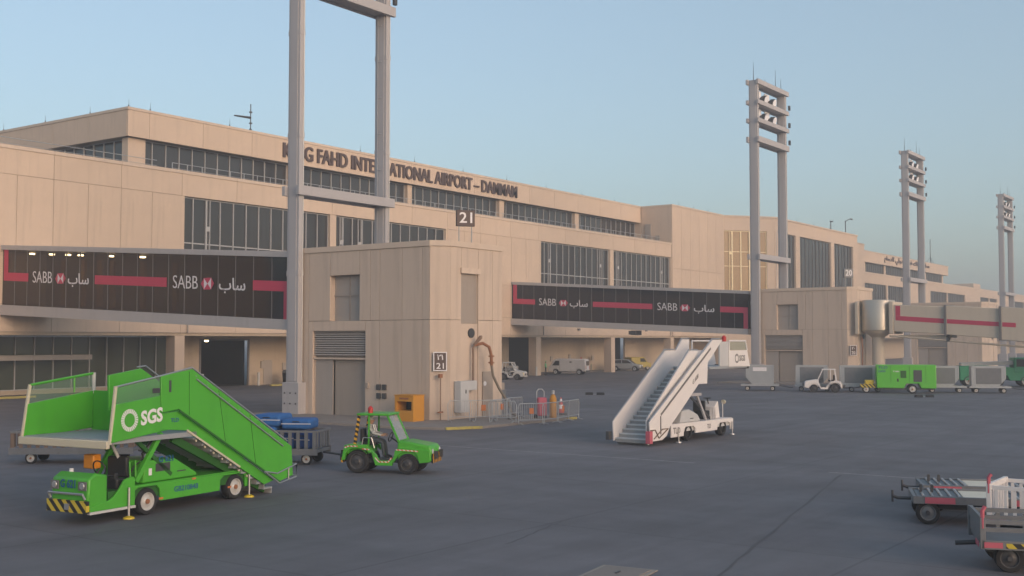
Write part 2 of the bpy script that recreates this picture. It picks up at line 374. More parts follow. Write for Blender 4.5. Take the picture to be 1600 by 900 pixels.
# painted lead line parallel to the stands, worn
mk = struct(MB()._a([(36.44, 31.5, .004), (36.6, 31.5, .004), (36.6, 18.2, .004), (36.44, 18.2, .004)], [(0, 1, 2, 3)])._a([(36.44, 13.4, .004), (36.6, 13.4, .004), (36.6, 3, .004), (36.44, 3, .004)], [(0, 1, 2, 3)]).build('road_marking', 'paint_white'))
mk['label'] = 'thin worn white line painted across the apron'
def strip(name, pts, w, m, z=0.004):
    mb = MB(); pts = [Vector((p[0], p[1], z)) for p in pts]; L = []; R_ = []
    for i, p in enumerate(pts):
        d = (pts[min(i + 1, len(pts) - 1)] - pts[max(i - 1, 0)]).normalized(); s = Vector((-d.y, d.x, 0)) * w / 2 * random.uniform(.7, 1.3); L.append(p + s); R_.append(p - s)
    n = len(pts); mb._a(L + R_, [(i, i + 1, n + i + 1, n + i) for i in range(n - 1)])
    return struct(mb.build(name, m))
def wob(a, b, n, j): return [(a[0] + (b[0] - a[0]) * k / n + random.uniform(-j, j), a[1] + (b[1] - a[1]) * k / n + random.uniform(-j, j)) for k in range(n + 1)]
strip('tar_seam', wob((16.0, 8.45), (36.0, 12.8), 24, 0.03), 0.07, 'tar')
strip('tar_seam', wob((19.74, 14.27), (23.46, 15.05), 16, 0.05), 0.04, 'tar')
# inspection hatch in the paving
h = thing('inspection_hatch', 'worn pale square metal hatch cover set in the apron at the bottom edge', 'hatch', (18.4, 10.75, 0), RAD(8))
B(-.62, .62, -.55, .55, .004, .02).build('frame', 'kerb', h); B(-.52, .52, -.45, .45, .0205, .035).build('cover', 'sidewalk', h)
B(-.1, .1, -.02, .02, .0355, .05).build('handle', 'dark_metal', h)
# small flat dark scraps on the paving
for (x, y, r, lab) in ((77.5, 47.3, .4, 'flat dark wheel chock lying on the open apron behind the white stairs'), (88.7, 25.0, .8, 'dark wheel chock on the apron in front of the green power unit')):
    t = thing('wheel_chock', lab, 'chock', (x, y, 0), r)
    for k in (-1, 1):
        MB().prism([(-.18, 0), (.18, 0), (.05, .2), (-.05, .2)], k * .45 - .3, k * .45 + .3, 'y').build('wedge', 'rubber', t, .02)
    MB().tube([(0, -.3, .1), (.1, 0, .03), (0, .3, .1)], .02, 6).build('rope', 'galv', t)
# kerbed island round gate building
isl = [(42.3, 50.5), (42.1, 37.0), (42.9, 34.6), (44.6, 33.7), (53.0, 33.6), (53.6, 34.4), (53.6, 36.2), (52.4, 37.2), (52.4, 50.5)]
sw = struct(MB().prism(isl, -.05, .13, 'z').build('pavement', 'sidewalk', bevel=.02)); sw['label'] = 'low kerbed pavement island around the nearest gate building'
isl2 = [(x + 64.1, y) for x, y in isl]; struct(MB().prism(isl2, -.05, .13, 'z').build('pavement', 'sidewalk'))
isl3 = [(x + 118, y) for x, y in isl]; struct(MB().prism(isl3, -.05, .13, 'z').build('pavement', 'sidewalk'))
for a, b in (((42.9, 34.6), (44.6, 33.7)), ((52.2, 33.6), (53.0, 33.6))):   # yellow painted kerb stones
    struct(MB().beam((a[0], a[1] - .05, .075), (b[0], b[1] - .05, .075), .12, .13).build('kerb', 'kerb_yellow'))
for (x0, x1, y) in ((44, 49.3, 79.2), (52.2, 55.5, 79.2), (74.5, 80.5, 81.0)):
    struct(B(x0, x1, y, y + .3, 0, .17).build('kerb', 'kerb_yellow', bevel=.02))
struct(B(116, 180, 81.5, 84.4, 0, .14).build('pavement', 'sidewalk', bevel=.02))

# ================================================================== TERMINAL
PM = {}
def ypanel(par, x0, x1, z0, z1, y, m='precast', t=0.12, gap=0.015, name='wall_panel'):
    """precast panel facing -Y, outer face at y"""
    k = (round(x1 - x0, 3), round(z1 - z0, 3), m, t)
    if k not in PM: PM[k] = B(gap, x1 - x0 - gap, 0, t, gap, z1 - z0 - gap).mesh('wall_panel', m)
    l = parent_loc(par); return link(name, PM[k], par, (x0 - l.x, y - l.y, z0 - l.z))
def xpanel(par, y0, y1, z0, z1, x, m='precast', t=0.12, gap=0.015, name='wall_panel'):
    k = ('x', round(y1 - y0, 3), round(z1 - z0, 3), m, t)
    if k not in PM: PM[k] = B(0, t, gap, y1 - y0 - gap, gap, z1 - z0 - gap).mesh('wall_panel', m)
    l = parent_loc(par); return link(name, PM[k], par, (x - l.x, y0 - l.y, z0 - l.z))
def seq(a, b, step):
    n = max(1, round((b - a) / step)); return [a + (b - a) * k / n for k in range(n + 1)]
def wb(par, name, m, *boxes, **kw):
    mb = MB()
    for q in boxes: mb.box(*q)
    return mb.build(name, m, par, world=True, **kw)

T = thing('terminal_building', 'long beige precast terminal with brown airport name lettering and ribbon windows', 'building', (62.3, 79, 0))
YF = 79.0; YU = 84.2
wb(T, 'wall', 'joint', (20.3, 62.5, 79.1, 79.6, 4.95, 18.4), (98.1, 116.8, 79.1, 79.6, 4.95, 18.4), (62.5, 98.1, 79.1, 79.6, 4.95, 10.85), (116.8, 151.3, 79.1, 79.6, 4.95, 10.85),
   (62.5, 98.1, 79.1, 79.6, 16.6, 18.4), (116.8, 151.3, 79.1, 79.6, 16.6, 18.4))
wb(T, 'terrace', 'sidewalk', (20.3, 151.3, 79.6, 112, 17.5, 17.8))
for a, b in zip(seq(20.3, 152.3, 6), seq(20.3, 152.3, 6)[1:]):
    b = min(b, 151.35); ypanel(T, a, b, 16.6, 18.5, YF)
    wb(T, 'coping', 'coping', (a + .01, b - .01, YF - .07, YF + .55, 18.5, 18.78))
    ypanel(T, a, b, 7.0, 10.85, YF); ypanel(T, a, b, 4.95, 7.0, YF)
for a, b in zip(seq(20.3, 62.3, 3), seq(20.3, 62.3, 3)[1:]): ypanel(T, a, b, 10.85, 16.6, YF)
for a, b in zip(seq(98.3, 116.6, 3), seq(98.3, 116.6, 3)[1:]): ypanel(T, a, b, 10.85, 16.6, YF)
for (a, b) in ((62.3, 62.6), (80.05, 80.9), (98.05, 98.3), (116.6, 116.8), (133.5, 134.5), (151.1, 151.35)):
    wb(T, 'pier', 'precast', (a, b, YF + .02, YF + .6, 10.87, 16.6))
for (a, b, v) in ((62.6, 80.05, ((2.7, 2.9),)), (80.9, 98.05, ((1.0, 2.9), (3.6, 2.9))), (116.8, 133.5, ((2.2, 3.2), (14.6, 3.2))), (134.5, 151.1, ((1.6, 3.2), (14.2, 3.2)))):
    window(T, (a - 62.3, .28, 10.9), 0, b - a, 5.66, 12, transoms=(1.75,), vents=v, first=1.1, mw=.08)
# upper floor set back behind the terrace
for (a, b) in ((62.8, 80.1), (80.95, 98.2), (98.95, 115.9), (116.9, 133.7), (134.7, 151.4)):
    window(T, (a - 62.3, 85.2 - 79, 17.85), 0, b - a, 4.2, 12, first=1.05, mw=.07)
for (a, b) in ((61.0, 62.8), (80.1, 80.95), (98.2, 98.95), (115.9, 116.9), (133.7, 134.7)):
    wb(T, 'pier', 'precast', (a, b, 84.75, 85.6, 17.8, 22.04))
window(T, (61.5 - 62.3, 110 - 79, 17.85), RAD(-90), 24, 4.2, 16, mw=.07)
wb(T, 'roof', 'joint', (60.75, 151.35, 84.4, 112, 22.1, 24.3))
for a, b in zip(seq(62.8, 151.35, 6), seq(62.8, 151.35, 6)[1:]):
    ypanel(T, a, b, 22.04, 24.36, YU); wb(T, 'coping', 'coping', (a + .005, b - .005, YU - .06, YU + .5, 24.36, 24.6))
ypanel(T, 60.55, 62.8, 22.04, 24.36, YU); wb(T, 'coping', 'coping', (60.49, 62.79, YU - .06, YU + .5, 24.36, 24.6))
for a, b in zip(seq(84.35, 112, 6), seq(84.35, 112, 6)[1:]):
    xpanel(T, a, b, 22.04, 24.36, 60.55); wb(T, 'coping', 'coping', (60.49, 61.0, max(a, YU + .51), b - .01, 24.36, 24.6))
rod = MB().tube([(0, 0, 0), (0, 0, .75)], [.022, .010], 5).tube([(0, 0, 0), (0, 0, .2)], .05, 6).mesh('lightning_rod', 'dark_metal')
for x in [63 + 9 * k for k in range(10)]: link('lightning_rod', rod, T, (x - 62.3, YU - 79 + .2, 24.6))
for y in (90, 97, 104): link('lightning_rod', rod, T, (60.75 - 62.3, y - 79, 24.6))
link('lightning_rod', rod, T, (60.8 - 62.3, YU - 79 + .25, 24.6))
# terrace railing
rail = MB().tube([(0, 0, 0), (17.8, 0, 0)], .03, 6).tube([(0, 0, -.45), (17.8, 0, -.45)], .02, 5).mesh('top_rail', 'galv')
post = B(-.03, .03, -.03, .03, 17.8, 19.6).mesh('rail_post', 'galv')
for k in range(5):
    r0 = link('railing', rail, T, (62.5 + 17.85 * k - 62.3, 80.6 - 79, 19.6))
    for j in range(12): link('rail_post', post, r0, (j * 1.6, 0, -19.6))
r0 = link('railing', rail, T, (60.9 - 62.3, 80.6 - 79, 19.6), (0, 0, RAD(180)))
# a few shrubs in tubs on the terrace
def tub_plant(x, y, lab, s=1.0):
    t = thing('potted_plant', lab, 'plant', (x, y, 17.8))
    MB().lathe([(.28, 0), (.38, .5), (.40, .52)], 12).build('pot', 'kerb', t); mb = MB()
    for k in range(60):
        a = random.uniform(0, 6.28); e = random.uniform(.3, 1.4); r = random.uniform(.3, .8) * s
        d = Vector((math.cos(a) * math.cos(e), math.sin(a) * math.cos(e), math.sin(e))) * r; c = Vector((0, 0, .55))
        side = d.cross(Vector((0, 0, 1))).normalized() * .07
        mb._a([c + d * .4, c + d * .75 + side, c + d * 1.3, c + d * .75 - side], [(0, 1, 2, 3)])
    mb.build('foliage', 'plant', t)
tub_plant(80.4, 82.0, 'dark spiky shrub in a tub on the terrace left of the tall tower', 1.2)
tub_plant(148.0, 82.3, 'dark shrub in a tub at the far end of the terrace by the blank block', 1.2)
# name lettering, one object per letter
for m in text_mb('KING FAHD INTERNATIONAL AIRPORT \u2013 DAMMAM', (78.55, YU - .02, 22.52), (1, 0, 0), (0, 0, 1), width=40.2, height=1.5, depth=.16, bold=0.010, islands=True):
    v0 = list(m.v); f0 = list(m.f)
    for k, dx in ((1, .055), (2, .11)): m._a([(v[0] + dx, v[1] - .003 * k, v[2]) for v in v0], f0)     # heavy strokes
    m.build('letter', 'letter_brown', T, world=True)
# ground floor under the overhang
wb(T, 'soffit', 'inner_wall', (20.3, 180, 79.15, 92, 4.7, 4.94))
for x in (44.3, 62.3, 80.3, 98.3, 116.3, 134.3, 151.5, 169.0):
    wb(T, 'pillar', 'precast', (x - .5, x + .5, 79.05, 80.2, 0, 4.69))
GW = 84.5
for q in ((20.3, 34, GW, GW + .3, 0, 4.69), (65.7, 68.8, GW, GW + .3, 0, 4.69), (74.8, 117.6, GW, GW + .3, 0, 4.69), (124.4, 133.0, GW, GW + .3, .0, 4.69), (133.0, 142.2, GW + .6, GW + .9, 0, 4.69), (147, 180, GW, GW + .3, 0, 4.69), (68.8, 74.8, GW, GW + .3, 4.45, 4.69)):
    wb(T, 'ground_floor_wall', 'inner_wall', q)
for (x0, x1, dm) in ((68.8, 74.8, 9), (117.6, 124.4, 9), (142.2, 147.0, 9)):
    wb(T, 'loading_bay', 'void_shade', (x0, x1, GW + dm, GW + dm + .2, 0, 4.69), (x0 - .2, x0, GW + .91, GW + dm, 0, 4.69), (x1, x1 + .2, GW + .91, GW + dm, 0, 4.69), (x0, x1, GW + .31, GW + dm, .005, .03))
wb(T, 'door_frame', 'mullion_dark', (68.8, 69.0, GW - .04, GW - .003, 0, 4.45), (74.6, 74.8, GW - .04, GW - .003, 0, 4.45), (69.0, 74.6, GW - .04, GW - .003, 4.3, 4.45))
wb(T, 'bay_lamp', 'lit_lamp', (71.2, 71.5, GW + 2, GW + 2.2, 4.2, 4.35))
for x in (68.4, 75.1): MB().tube([(x, GW - 1.0, 0), (x, GW - 1.0, 1.25)], .12, 10).build('bollard', 'white_grey', T, world=True)
wb(T, 'door', 'shutter_grey', (76.6, 77.7, GW - .05, GW - .003, 0, 2.4))
window(T, (34 - 62.3, GW - 79, .35), 0, 31.7, 4.3, 19, m='glass_green', mw=.09)
wb(T, 'canopy', 'shutter_grey', (34, 56.2, 82.4, 84.45, 2.75, 3.15))
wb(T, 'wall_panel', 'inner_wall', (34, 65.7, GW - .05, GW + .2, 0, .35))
# blank stair core at the end of the lettered wing
wb(T, 'core_wall', 'joint', (151.5, 169.2, 79.1, 96, 4.95, 24.3))
for a, b in zip(seq(151.4, 169.35, 3), seq(151.4, 169.35, 3)[1:]):
    ypanel(T, a, b, 15.0, 24.33, 78.9); ypanel(T, a, b, 4.95, 15.0, 78.9)
wb(T, 'coping', 'coping', (151.33, 169.4, 78.83, 79.4, 24.33, 24.57), (151.33, 151.9, 79.4, 96, 24.33, 24.57))
xpanel(T, 79.05, 84.1, 18.8, 24.33, 151.38); xpanel(T, 84.15, 96, 18.8, 24.33, 151.38)
for x in (154, 159, 164): link('lightning_rod', rod, T, (x - 62.3, .1, 24.57))
wb(T, 'wall_vent', 'shutter_grey', (151.2, 151.36, 80.9, 81.6, 19.1, 20.0), (151.25, 151.36, 82.4, 83.4, 19.0, 21.8))

for x in (71.3, 89.3, 107.3, 125.3, 143.3):     # wall lamps under the parapet and floodlights under the overhang
    wb(T, 'wall_lamp', 'mullion_dark', (x - .18, x + .18, YF - .28, YF - .005, 5.6, 5.85))
for x in (63.0, 99.0, 117.2, 150.8):
    MB().tube([(x, YF - .1, 5.0), (x, YF - .1, 10.6)], .06, 8).build('downpipe', 'shutter_grey', T, world=True)
for (x, z) in ((76.2, 1.6), (79.0, 1.4), (85.0, 1.5), (127.0, 1.5), (131.5, 1.7), (137.5, 1.5)):
    wb(T, 'wall_box', 'shutter_grey', (x, x + .5, GW - .16, GW - .005, z, z + .7))
# roof mast with a horizontal arm
t = thing('roof_mast', 'thin roof mast with tripod feet and a sideways boom above the name letters', 'mast', (75.9, 85.9, 24.3))
MB().tube([(0, 0, 0), (0, 0, 3.3)], .05, 6).build('pole', 'dark_metal', t); MB().tube([(0, 0, 1.95), (-1.9, .2, 1.9)], [.13, .07], 6).build('boom', 'dark_metal', t)
for a in (0, 2.1, 4.2): MB().tube([(0, 0, .95), (math.cos(a) * .7, math.sin(a) * .7, 0)], .03, 5).build('leg', 'dark_metal', t)
for z in (1.4, 2.5): MB().tube([(0, 0, z - .06), (0, 0, z + .06)], .16, 8).build('collar', 'dark_metal', t)

# projecting central block with corner facet
K = thing('concourse_block', 'projecting beige block with tall dark windows and a faceted corner coloured with sunset glow', 'building', (177, 73.3, 0))
foot = [(169.6, 79.2), (177.1, 73.45), (217.5, 73.45), (219.3, 75.2), (219.3, 96), (169.6, 96)]
MB().prism(foot, 0, 12.3, 'z').build('lower_wall', 'precast', K, world=True)
MB().prism(foot, 22.15, 24.35, 'z').build('upper_band', 'precast', K, world=True)
core = [(170.4, 80.2), (177.7, 74.5), (216.7, 74.5), (218.5, 76.2), (218.5, 96), (170.4, 96)]
MB().prism(core, 12.3, 22.15, 'z').build('inner_core', 'joint', K, world=True)
cp = [(169.5, 79.1), (177.05, 73.3), (217.6, 73.3), (219.45, 75.1), (219.45, 75.6), (177.3, 73.9), (169.6, 79.7)]
MB().prism(cp, 24.35, 24.6, 'z').build('coping', 'coping', K, world=True)
fa = Vector((169.6, 79.2, 0)); fb = Vector((177.1, 73.45, 0)); fd_ = (fb - fa).normalized(); frz = math.atan2(fd_.y, fd_.x)
def facet_box(u0, u1, d0, d1, z0, z1, name, m):
    M = Matrix.Translation(fa) @ Matrix.Rotation(frz, 4, 'Z'); B(u0, u1, d0, d1, z0, z1, M).build(name, m, K, world=True)
facet_box(0.0, .12, .0, .6, 12.3, 22.15, 'pier', 'precast'); facet_box(7.95, 9.4, .0, .6, 12.3, 22.15, 'pier', 'precast')
wloc = fa + fd_ * .12 - Vector((177, 73.3, 0)); nrm = Vector((-fd_.y, fd_.x, 0)) * .12
window(K, (wloc.x + nrm.x, wloc.y + nrm.y, 12.35), frz, 7.8, 9.75, 5, m='glass_sunset_glow', frame='mullion_gold', mw=.2, transoms=(4.0, 6.35), vents=((1.25, 5.9), (6.3, 5.9)), jamb=.1)
for (a, b) in ((181.2, 186.1), (188.0, 203.2), (204.8, 215.0)):
    window(K, (a - 177, .45, 12.35), 0, b - a, 9.75, max(3, round((b - a) / 1.6)), frame='mullion_dark', mw=.06)
for (a, b) in ((177.15, 181.2), (186.1, 188.0), (203.2, 204.8), (215.0, 217.6)):
    wb(K, 'pier', 'precast', (a, b, 73.45, 74.2, 12.3, 22.15))
window(K, (177.6 - 177, .1, 12.35), 0, 2.6, 9.75, 2, frame='mullion', mw=.1)
for x in (180, 187, 195, 203): link('lightning_rod', rod, K, (x - 177, .3, 24.6))
def roof_lamp(x, y, hgt, arm, lab):
    t = thing('roof_lamp', lab, 'lamp', (x, y, 24.35))
    MB().tube([(0, 0, 0), (0, 0, hgt)], .09, 8).build('pole', 'dark_metal', t)
    MB().tube([(0, 0, hgt - .2), (arm * .4, -.3 * abs(arm) / 2, hgt + .3), (arm, -.2 * abs(arm), hgt + .5)], .07, 6).build('arm', 'dark_metal', t)
    B(arm - .2, arm + .7, -.5, -.15, hgt + .4, hgt + .58).build('lamp_head', 'dark_metal', t)
roof_lamp(218.3, 76, 3.3, 2.2, 'roof lamp on a tall bent arm at the end of the projecting block')
roof_lamp(210.2, 76, 1.9, -.8, 'short roof lamp left of the taller bent-arm lamp')

# far wing
W = thing('far_terminal_wing', 'distant beige terminal wing with small Arabic lettering and ribbon windows', 'building', (238, 79, 0))
wb(W, 'wall', 'precast', (219.5, 430, 79.1, 79.7, 4.9, 11.0), (267.5, 287.5, 79.1, 79.7, 11, 16.5), (320.5, 337, 79.1, 79.7, 11, 16.5), (357, 379, 79.1, 79.7, 11, 16.5), (394, 430, 79.1, 79.7, 11, 16.5), (219.5, 430, 79.1, 79.7, 16.5, 18.5))
wb(W, 'coping', 'coping', (238.2, 430, 79.0, 79.8, 18.5, 18.8)); wb(W, 'core_wall', 'precast', (219.6, 238, 78.9, 92, 0, 24.4)); wb(W, 'coping', 'coping', (219.55, 238.1, 78.8, 79.5, 24.4, 24.6))
for a, b, n in ((238.2, 253.3, 10), (255.2, 267.3, 8), (287.7, 302.6, 10), (304.4, 320.3, 10), (337.2, 347, 7), (348, 356.8, 7), (379.2, 393.8, 9)):
    window(W, (a - 238, .35, 11.0), 0, b - a, 5.5, n, frame='mullion_dark', mw=.06); wb(W, 'pier', 'precast', (b + .05, b + .9, 79.12, 79.8, 11.0, 16.5))
wb(W, 'roof', 'precast', (238.1, 323.5, 84.2, 100, 22.0, 24.4)); wb(W, 'coping', 'coping', (238.1, 323.6, 84.1, 84.7, 24.4, 24.6)); wb(W, 'terrace', 'sidewalk', (238.1, 430, 79.8, 100, 17.5, 17.8))
for a, b in ((239, 255.6), (256.5, 270.2), (271.7, 285.8), (287.5, 303.7), (305.2, 319.9)):
    window(W, (a - 238, 85.1 - 79, 17.85), 0, b - a, 4.15, 10, frame='mullion_dark', mw=.06); wb(W, 'pier', 'precast', (b + .03, b + 1.1, 84.9, 85.7, 17.8, 21.99))
text_mb(arabic('مطار الملك فهد الدولي الدمام'), (268.0, 84.19, 22.5), (1, 0, 0), (0, 0, 1), width=37, height=1.7, depth=.15, bold=.015).build('arabic_lettering', 'letter_brown', W, world=True)
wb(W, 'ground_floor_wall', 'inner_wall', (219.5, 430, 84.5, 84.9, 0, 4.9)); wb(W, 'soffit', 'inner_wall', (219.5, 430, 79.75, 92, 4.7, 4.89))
wb(W, 'roof_block', 'precast', (350, 358, 84, 90, 17.8, 21))
t = thing('roof_mast', 'tall thin mast with tripod feet on the far wing roof', 'mast', (313, 86, 24.4))
MB().tube([(0, 0, 0), (0, 0, 7)], .09, 6).build('pole', 'dark_metal', t)
for a in (0, 2.1, 4.2): MB().tube([(0, 0, 2.2), (math.cos(a) * 1.5, math.sin(a) * 1.5, 0)], .05, 5).build('leg', 'dark_metal', t)

# ================================================================== GATE BUILDINGS
def gate_building(x0, label):
    g = thing('gate_building', label, 'building', (x0, 37.7, 0), group='gate buildings along the stands'); m = 'gate_precast'
    def y_(v): return v - 37.7
    # inner core so no panel joint shows light
    MB().prism([(.1, .78), (.82, .1), (5.3, .1), (5.3, 10.2), (4.3, 10.2), (.9, 10.2), (.9, 5.0), (.1, 5.0)], 0, 9.3, 'z').build('core', 'joint', g)
    mb_rows = [(45.76, 47.45, 5.4, 9.3), (43.5, 45.76, 7.95, 9.3), (42.7, 43.5, 5.4, 9.3), (42.0, 42.7, 5.4, 9.3), (40.4, 42.0, 5.4, 9.3), (39.0, 40.4, 5.4, 9.3), (38.47, 39.0, 5.4, 9.3),
               (47.1, 47.45, 0, 5.4), (43.05, 47.1, 4.83, 5.4), (42.0, 43.05, 0, 5.4), (40.4, 42.0, 0, 5.4), (39.0, 40.4, 0, 5.4), (38.47, 39.0, 0, 5.4)]
    for (a, b, z0, z1) in mb_rows: link('wall_panel', B(0, .13, .012, b - a - .012, .012, z1 - z0 - .012).mesh('wall_panel', m), g, (0, y_(a), z0))
    wb(g, 'recess', 'shutter_grey', (x0 + .75, x0 + .9, 43.5, 47.45, 0, 9.2)); wb(g, 'recess_reveal', m, (x0 + .14, x0 + .75, 45.77, 45.95, 5.4, 7.94), (x0 + .14, x0 + .75, 43.32, 43.49, 5.4, 7.94), (x0 + .14, x0 + .75, 43.3, 45.95, 7.95, 8.1), (x0 + .14, x0 + .75, 43.3, 45.95, 5.25, 5.39))
    # square boarded window with cross bars
    w = wb(g, 'window', 'shutter_grey', (x0 + .40, x0 + .45, 43.5, 45.76, 5.4, 7.94))
    MB().box(.36, .395, y_(44.57), y_(44.63), 5.41, 7.93).box(.34, .36, y_(43.51), y_(45.75), 6.78, 6.84).build('glazing_bar', 'door_grey', w)
    # louvre and doors
    lv = link('louvre', B(.3, .34, y_(43.05), y_(47.1), 3.35, 4.83).mesh('louvre', 'door_grey'), g)
    sl = B(-.12, .02, y_(43.1), y_(47.05), -.035, .035, Matrix.Rotation(RAD(0), 4, 'Y')).mesh('slat', 'louvre')
    for k in range(11): link('slat', sl, lv, (.22, 0, 3.45 + k * .128), (0, RAD(30), 0))
    dd = wb(g, 'door', 'door_grey', (x0 + .34, x0 + .42, 43.1, 45.65, 0.13, 3.24)); wb(g, 'door', 'shutter_grey', (x0 + .2, x0 + .28, 45.7, 47.07, 0.13, 3.3))
    B(.30, .335, y_(43.25), y_(43.3), 1.1, 1.5).build('door_handle', 'dark_metal', dd)
    wb(g, 'lintel', m, (x0 + .05, x0 + .4, 43.06, 47.09, 3.24, 3.34)); wb(g, 'jamb', m, (x0 + .14, x0 + .45, 42.95, 43.09, 0, 4.83), (x0 + .15, x0 + .45, 47.08, 47.3, 0, 4.83))
    # chamfer and right-hand face
    for (z0, z1) in ((0, 5.4), (5.4, 9.3)):
        MB().prism([(0, .76), (.76, 0), (.86, .12), (.12, .86)], z0 + .012, z1 - .012, 'z').build('wall_panel', m, g)
    for (a, b, z0, z1) in ((.77, 1.7, 0, 5.4), (.77, 1.7, 5.4, 9.3), (1.7, 3.2, 7.95, 9.3), (3.2, 4.5, 0, 5.4), (3.2, 4.5, 5.4, 9.3), (4.5, 5.4, 0, 5.4), (4.5, 5.4, 5.4, 9.3)):
        link('wall_panel', B(.012, b - a - .012, 0, .13, .012, z1 - z0 - .012).mesh('wall_panel', m), g, (a, 0, z0))
    B(1.7, 3.2, .06, .12, .0, 5.2).build('service_panel', m, g)
    B(1.71, 3.19, .095, .13, 5.22, 7.95).build('shutter', 'door_grey', g); B(1.6, 3.3, -.12, .1, 7.9, 8.2).build('shutter_box', 'coping', g)
    MB().lathe([(.26, -.03), (.26, .06)], 16, Matrix.Translation((2.6, 0, 4.7)), 'y').build('round_vent', 'dark_metal', g)  # proud disc; the dark of a hole is put into its colour
    link('wall_panel', B(5.28, 5.4, .14, 10.25, 0, 9.3).mesh('wall_panel', m), g); link('wall_panel', B(.0, 5.27, 10.21, 10.33, 0, 9.3).mesh('wall_panel', m), g); B(0, .13, 9.77, 10.2, 0, 9.3).build('wall_panel', m, g)
    MB().prism([(-.06, .74), (.74, -.06), (5.46, -.06), (5.46, 10.4), (-.06, 10.4)], 9.3, 9.6, 'z').build('coping', 'coping', g)
    return g
gates = [gate_building(46.4, 'nearest beige gate building with louvred door, boarded window and roof number board'),
         gate_building(110.6, 'second beige gate building, behind the row of containers and the round bridge drum'),
         gate_building(164.3, 'farthest small beige gate building, half hidden below the boarding bridge')]

# ================================================================== GLAZED WALKWAYS
def walkway(x0, label, lit=()):
    w = thing('passenger_walkway', label, 'walkway', (x0, 48.8, 0), group='glazed sloping passenger walkways'); Ln = 30.15
    zt = lambda y: 9.45 + .061 * y; zg = lambda y: 9.12 + .061 * y; zb = lambda y: 5.5 + .047 * y; zu = lambda y: 4.9 + .042 * y
    P4 = lambda f0, f1: [(0, f0(0)), (Ln, f0(Ln)), (Ln, f1(Ln)), (0, f1(0))]
    MB().prism(P4(zg, zt), -.12, 3.9, 'x').build('roof', 'fascia_grey', w)
    MB().prism(P4(zu, zb), -.12, 3.9, 'x').build('floor_beam', 'fascia_grey', w)
    MB().prism(P4(zb, zg), 3.7, 3.85, 'x').build('far_side', 'glass_sabb', w)
    MB().prism(P4(zb, zg), 3.55, 3.6, 'x').build('inner_wall', 'brown_wood', w)
    for y in lit:
        B(1.2, 1.5, y - .12, y + .12, zg(y) - .25, zg(y) - .15).build('ceiling_lamp', 'lit_lamp', w); B(3.35, 3.54, y - 1.0, y - .55, zb(y) + .1, zg(y) - .5).build('lamplit_panel', 'orange', w)  # orange panels carry the warm interior lamplight in their colour
    n = 19; mull = None
    for k in range(n):
        a = Ln * k / n; b = Ln * (k + 1) / n
        o = MB().prism([(a + .008, zb(a)), (b - .008, zb(b)), (b - .008, zg(b)), (a + .008, zg(a))], .06, .10, 'x').build('pane', 'glass_walk' if lit else 'glass_sabb', w)
        if k: MB().prism([(a - .02, zb(a)), (a + .02, zb(a)), (a + .02, zg(a)), (a - .02, zg(a))], .035, .12, 'x').build('mullion', 'mullion_dark', w)
    zc = lambda y: 7.42 + .052 * y
    def bar(a, b, name='red_stripe'): MB().prism([(a - 48.8, zc(a - 48.8) - .3), (b - 48.8, zc(b - 48.8) - .3), (b - 48.8, zc(b - 48.8) + .3), (a - 48.8, zc(a - 48.8) + .3)], .022, .033, 'x').build(name, 'sign_red', w)
    def vert(a, b, f0, f1): MB().prism([(a - 48.8, f0(a - 48.8)), (b - 48.8, f0(b - 48.8)), (b - 48.8, f1(b - 48.8)), (a - 48.8, f1(a - 48.8))], .020, .0325, 'x').build('red_stripe', 'sign_red', w)
    bar(75.6, 78.75); bar(60.05, 67.66); bar(48.85, 51.99)
    vert(78.2, 78.75, lambda y: zc(y) + .3, zg); vert(48.85, 49.35, zb, lambda y: zc(y) - .3)
    d = Vector((0, -1, -.052)).normalized()
    for (s0, s1, l0, l1, a0, a1) in ((75.02, 72.65, 72.25, 71.02, 70.76, 68.34), (59.42, 57.01, 56.7, 55.48, 55.03, 52.65)):
        y0 = s0 - 48.8
        text_mb('SABB', (.03, y0, zc(y0) - .36), d, (0, 0, 1), width=s0 - s1, height=.82, depth=.012, bold=-.006).build('bank_lettering', 'letter_white', w)
        y1 = a0 - 48.8
        text_mb(SAB, (.03, y1, zc(y1) - .55), d, (0, 0, 1), width=a0 - a1, height=.95, depth=.012, bold=.012).build('arabic_lettering', 'letter_white', w)
        la = l0 - 48.8; lb = l1 - 48.8; zm = zc((la + lb) / 2); q = (la - lb)
        ya, yb_ = la - q * .22, lb + q * .22; hh = .36; ym = (ya + yb_) / 2
        lg = MB().prism([(ya, zm - hh), (yb_, zm - hh), (yb_, zm + hh), (ya, zm + hh)], .022, .03, 'x').build('bank_emblem', 'letter_white', w)
        for tri in ([(ya, zm + hh), (yb_, zm + hh), (ym, zm)], [(ya, zm - hh), (yb_, zm - hh), (ym, zm)], [(ya + .003, zm + hh * .95), (ya + .003, zm - hh * .95), (la, zm)], [(yb_ - .003, zm + hh * .95), (yb_ - .003, zm - hh * .95), (lb, zm)]):
            MB().prism(tri, .010, .0215, 'x').build('triangle', 'sign_red', lg)
    return w
walkway(46.22, 'nearest glazed walkway with SABB lettering, left of the tall light tower', (15.5, 19.0, 22.5, 24.0, 26.0, 28.5))
w2 = walkway(110.45, 'glazed walkway with SABB lettering above the parked van and white stairs')
b_ = B(-.1, 1.1, 13.2, 13.9, 4.9, 5.4).build('bracket', 'dark_metal', w2); B(-.4, -.12, 13.1, 14.0, 4.95, 5.35).build('lamp', 'dark_metal', b_)

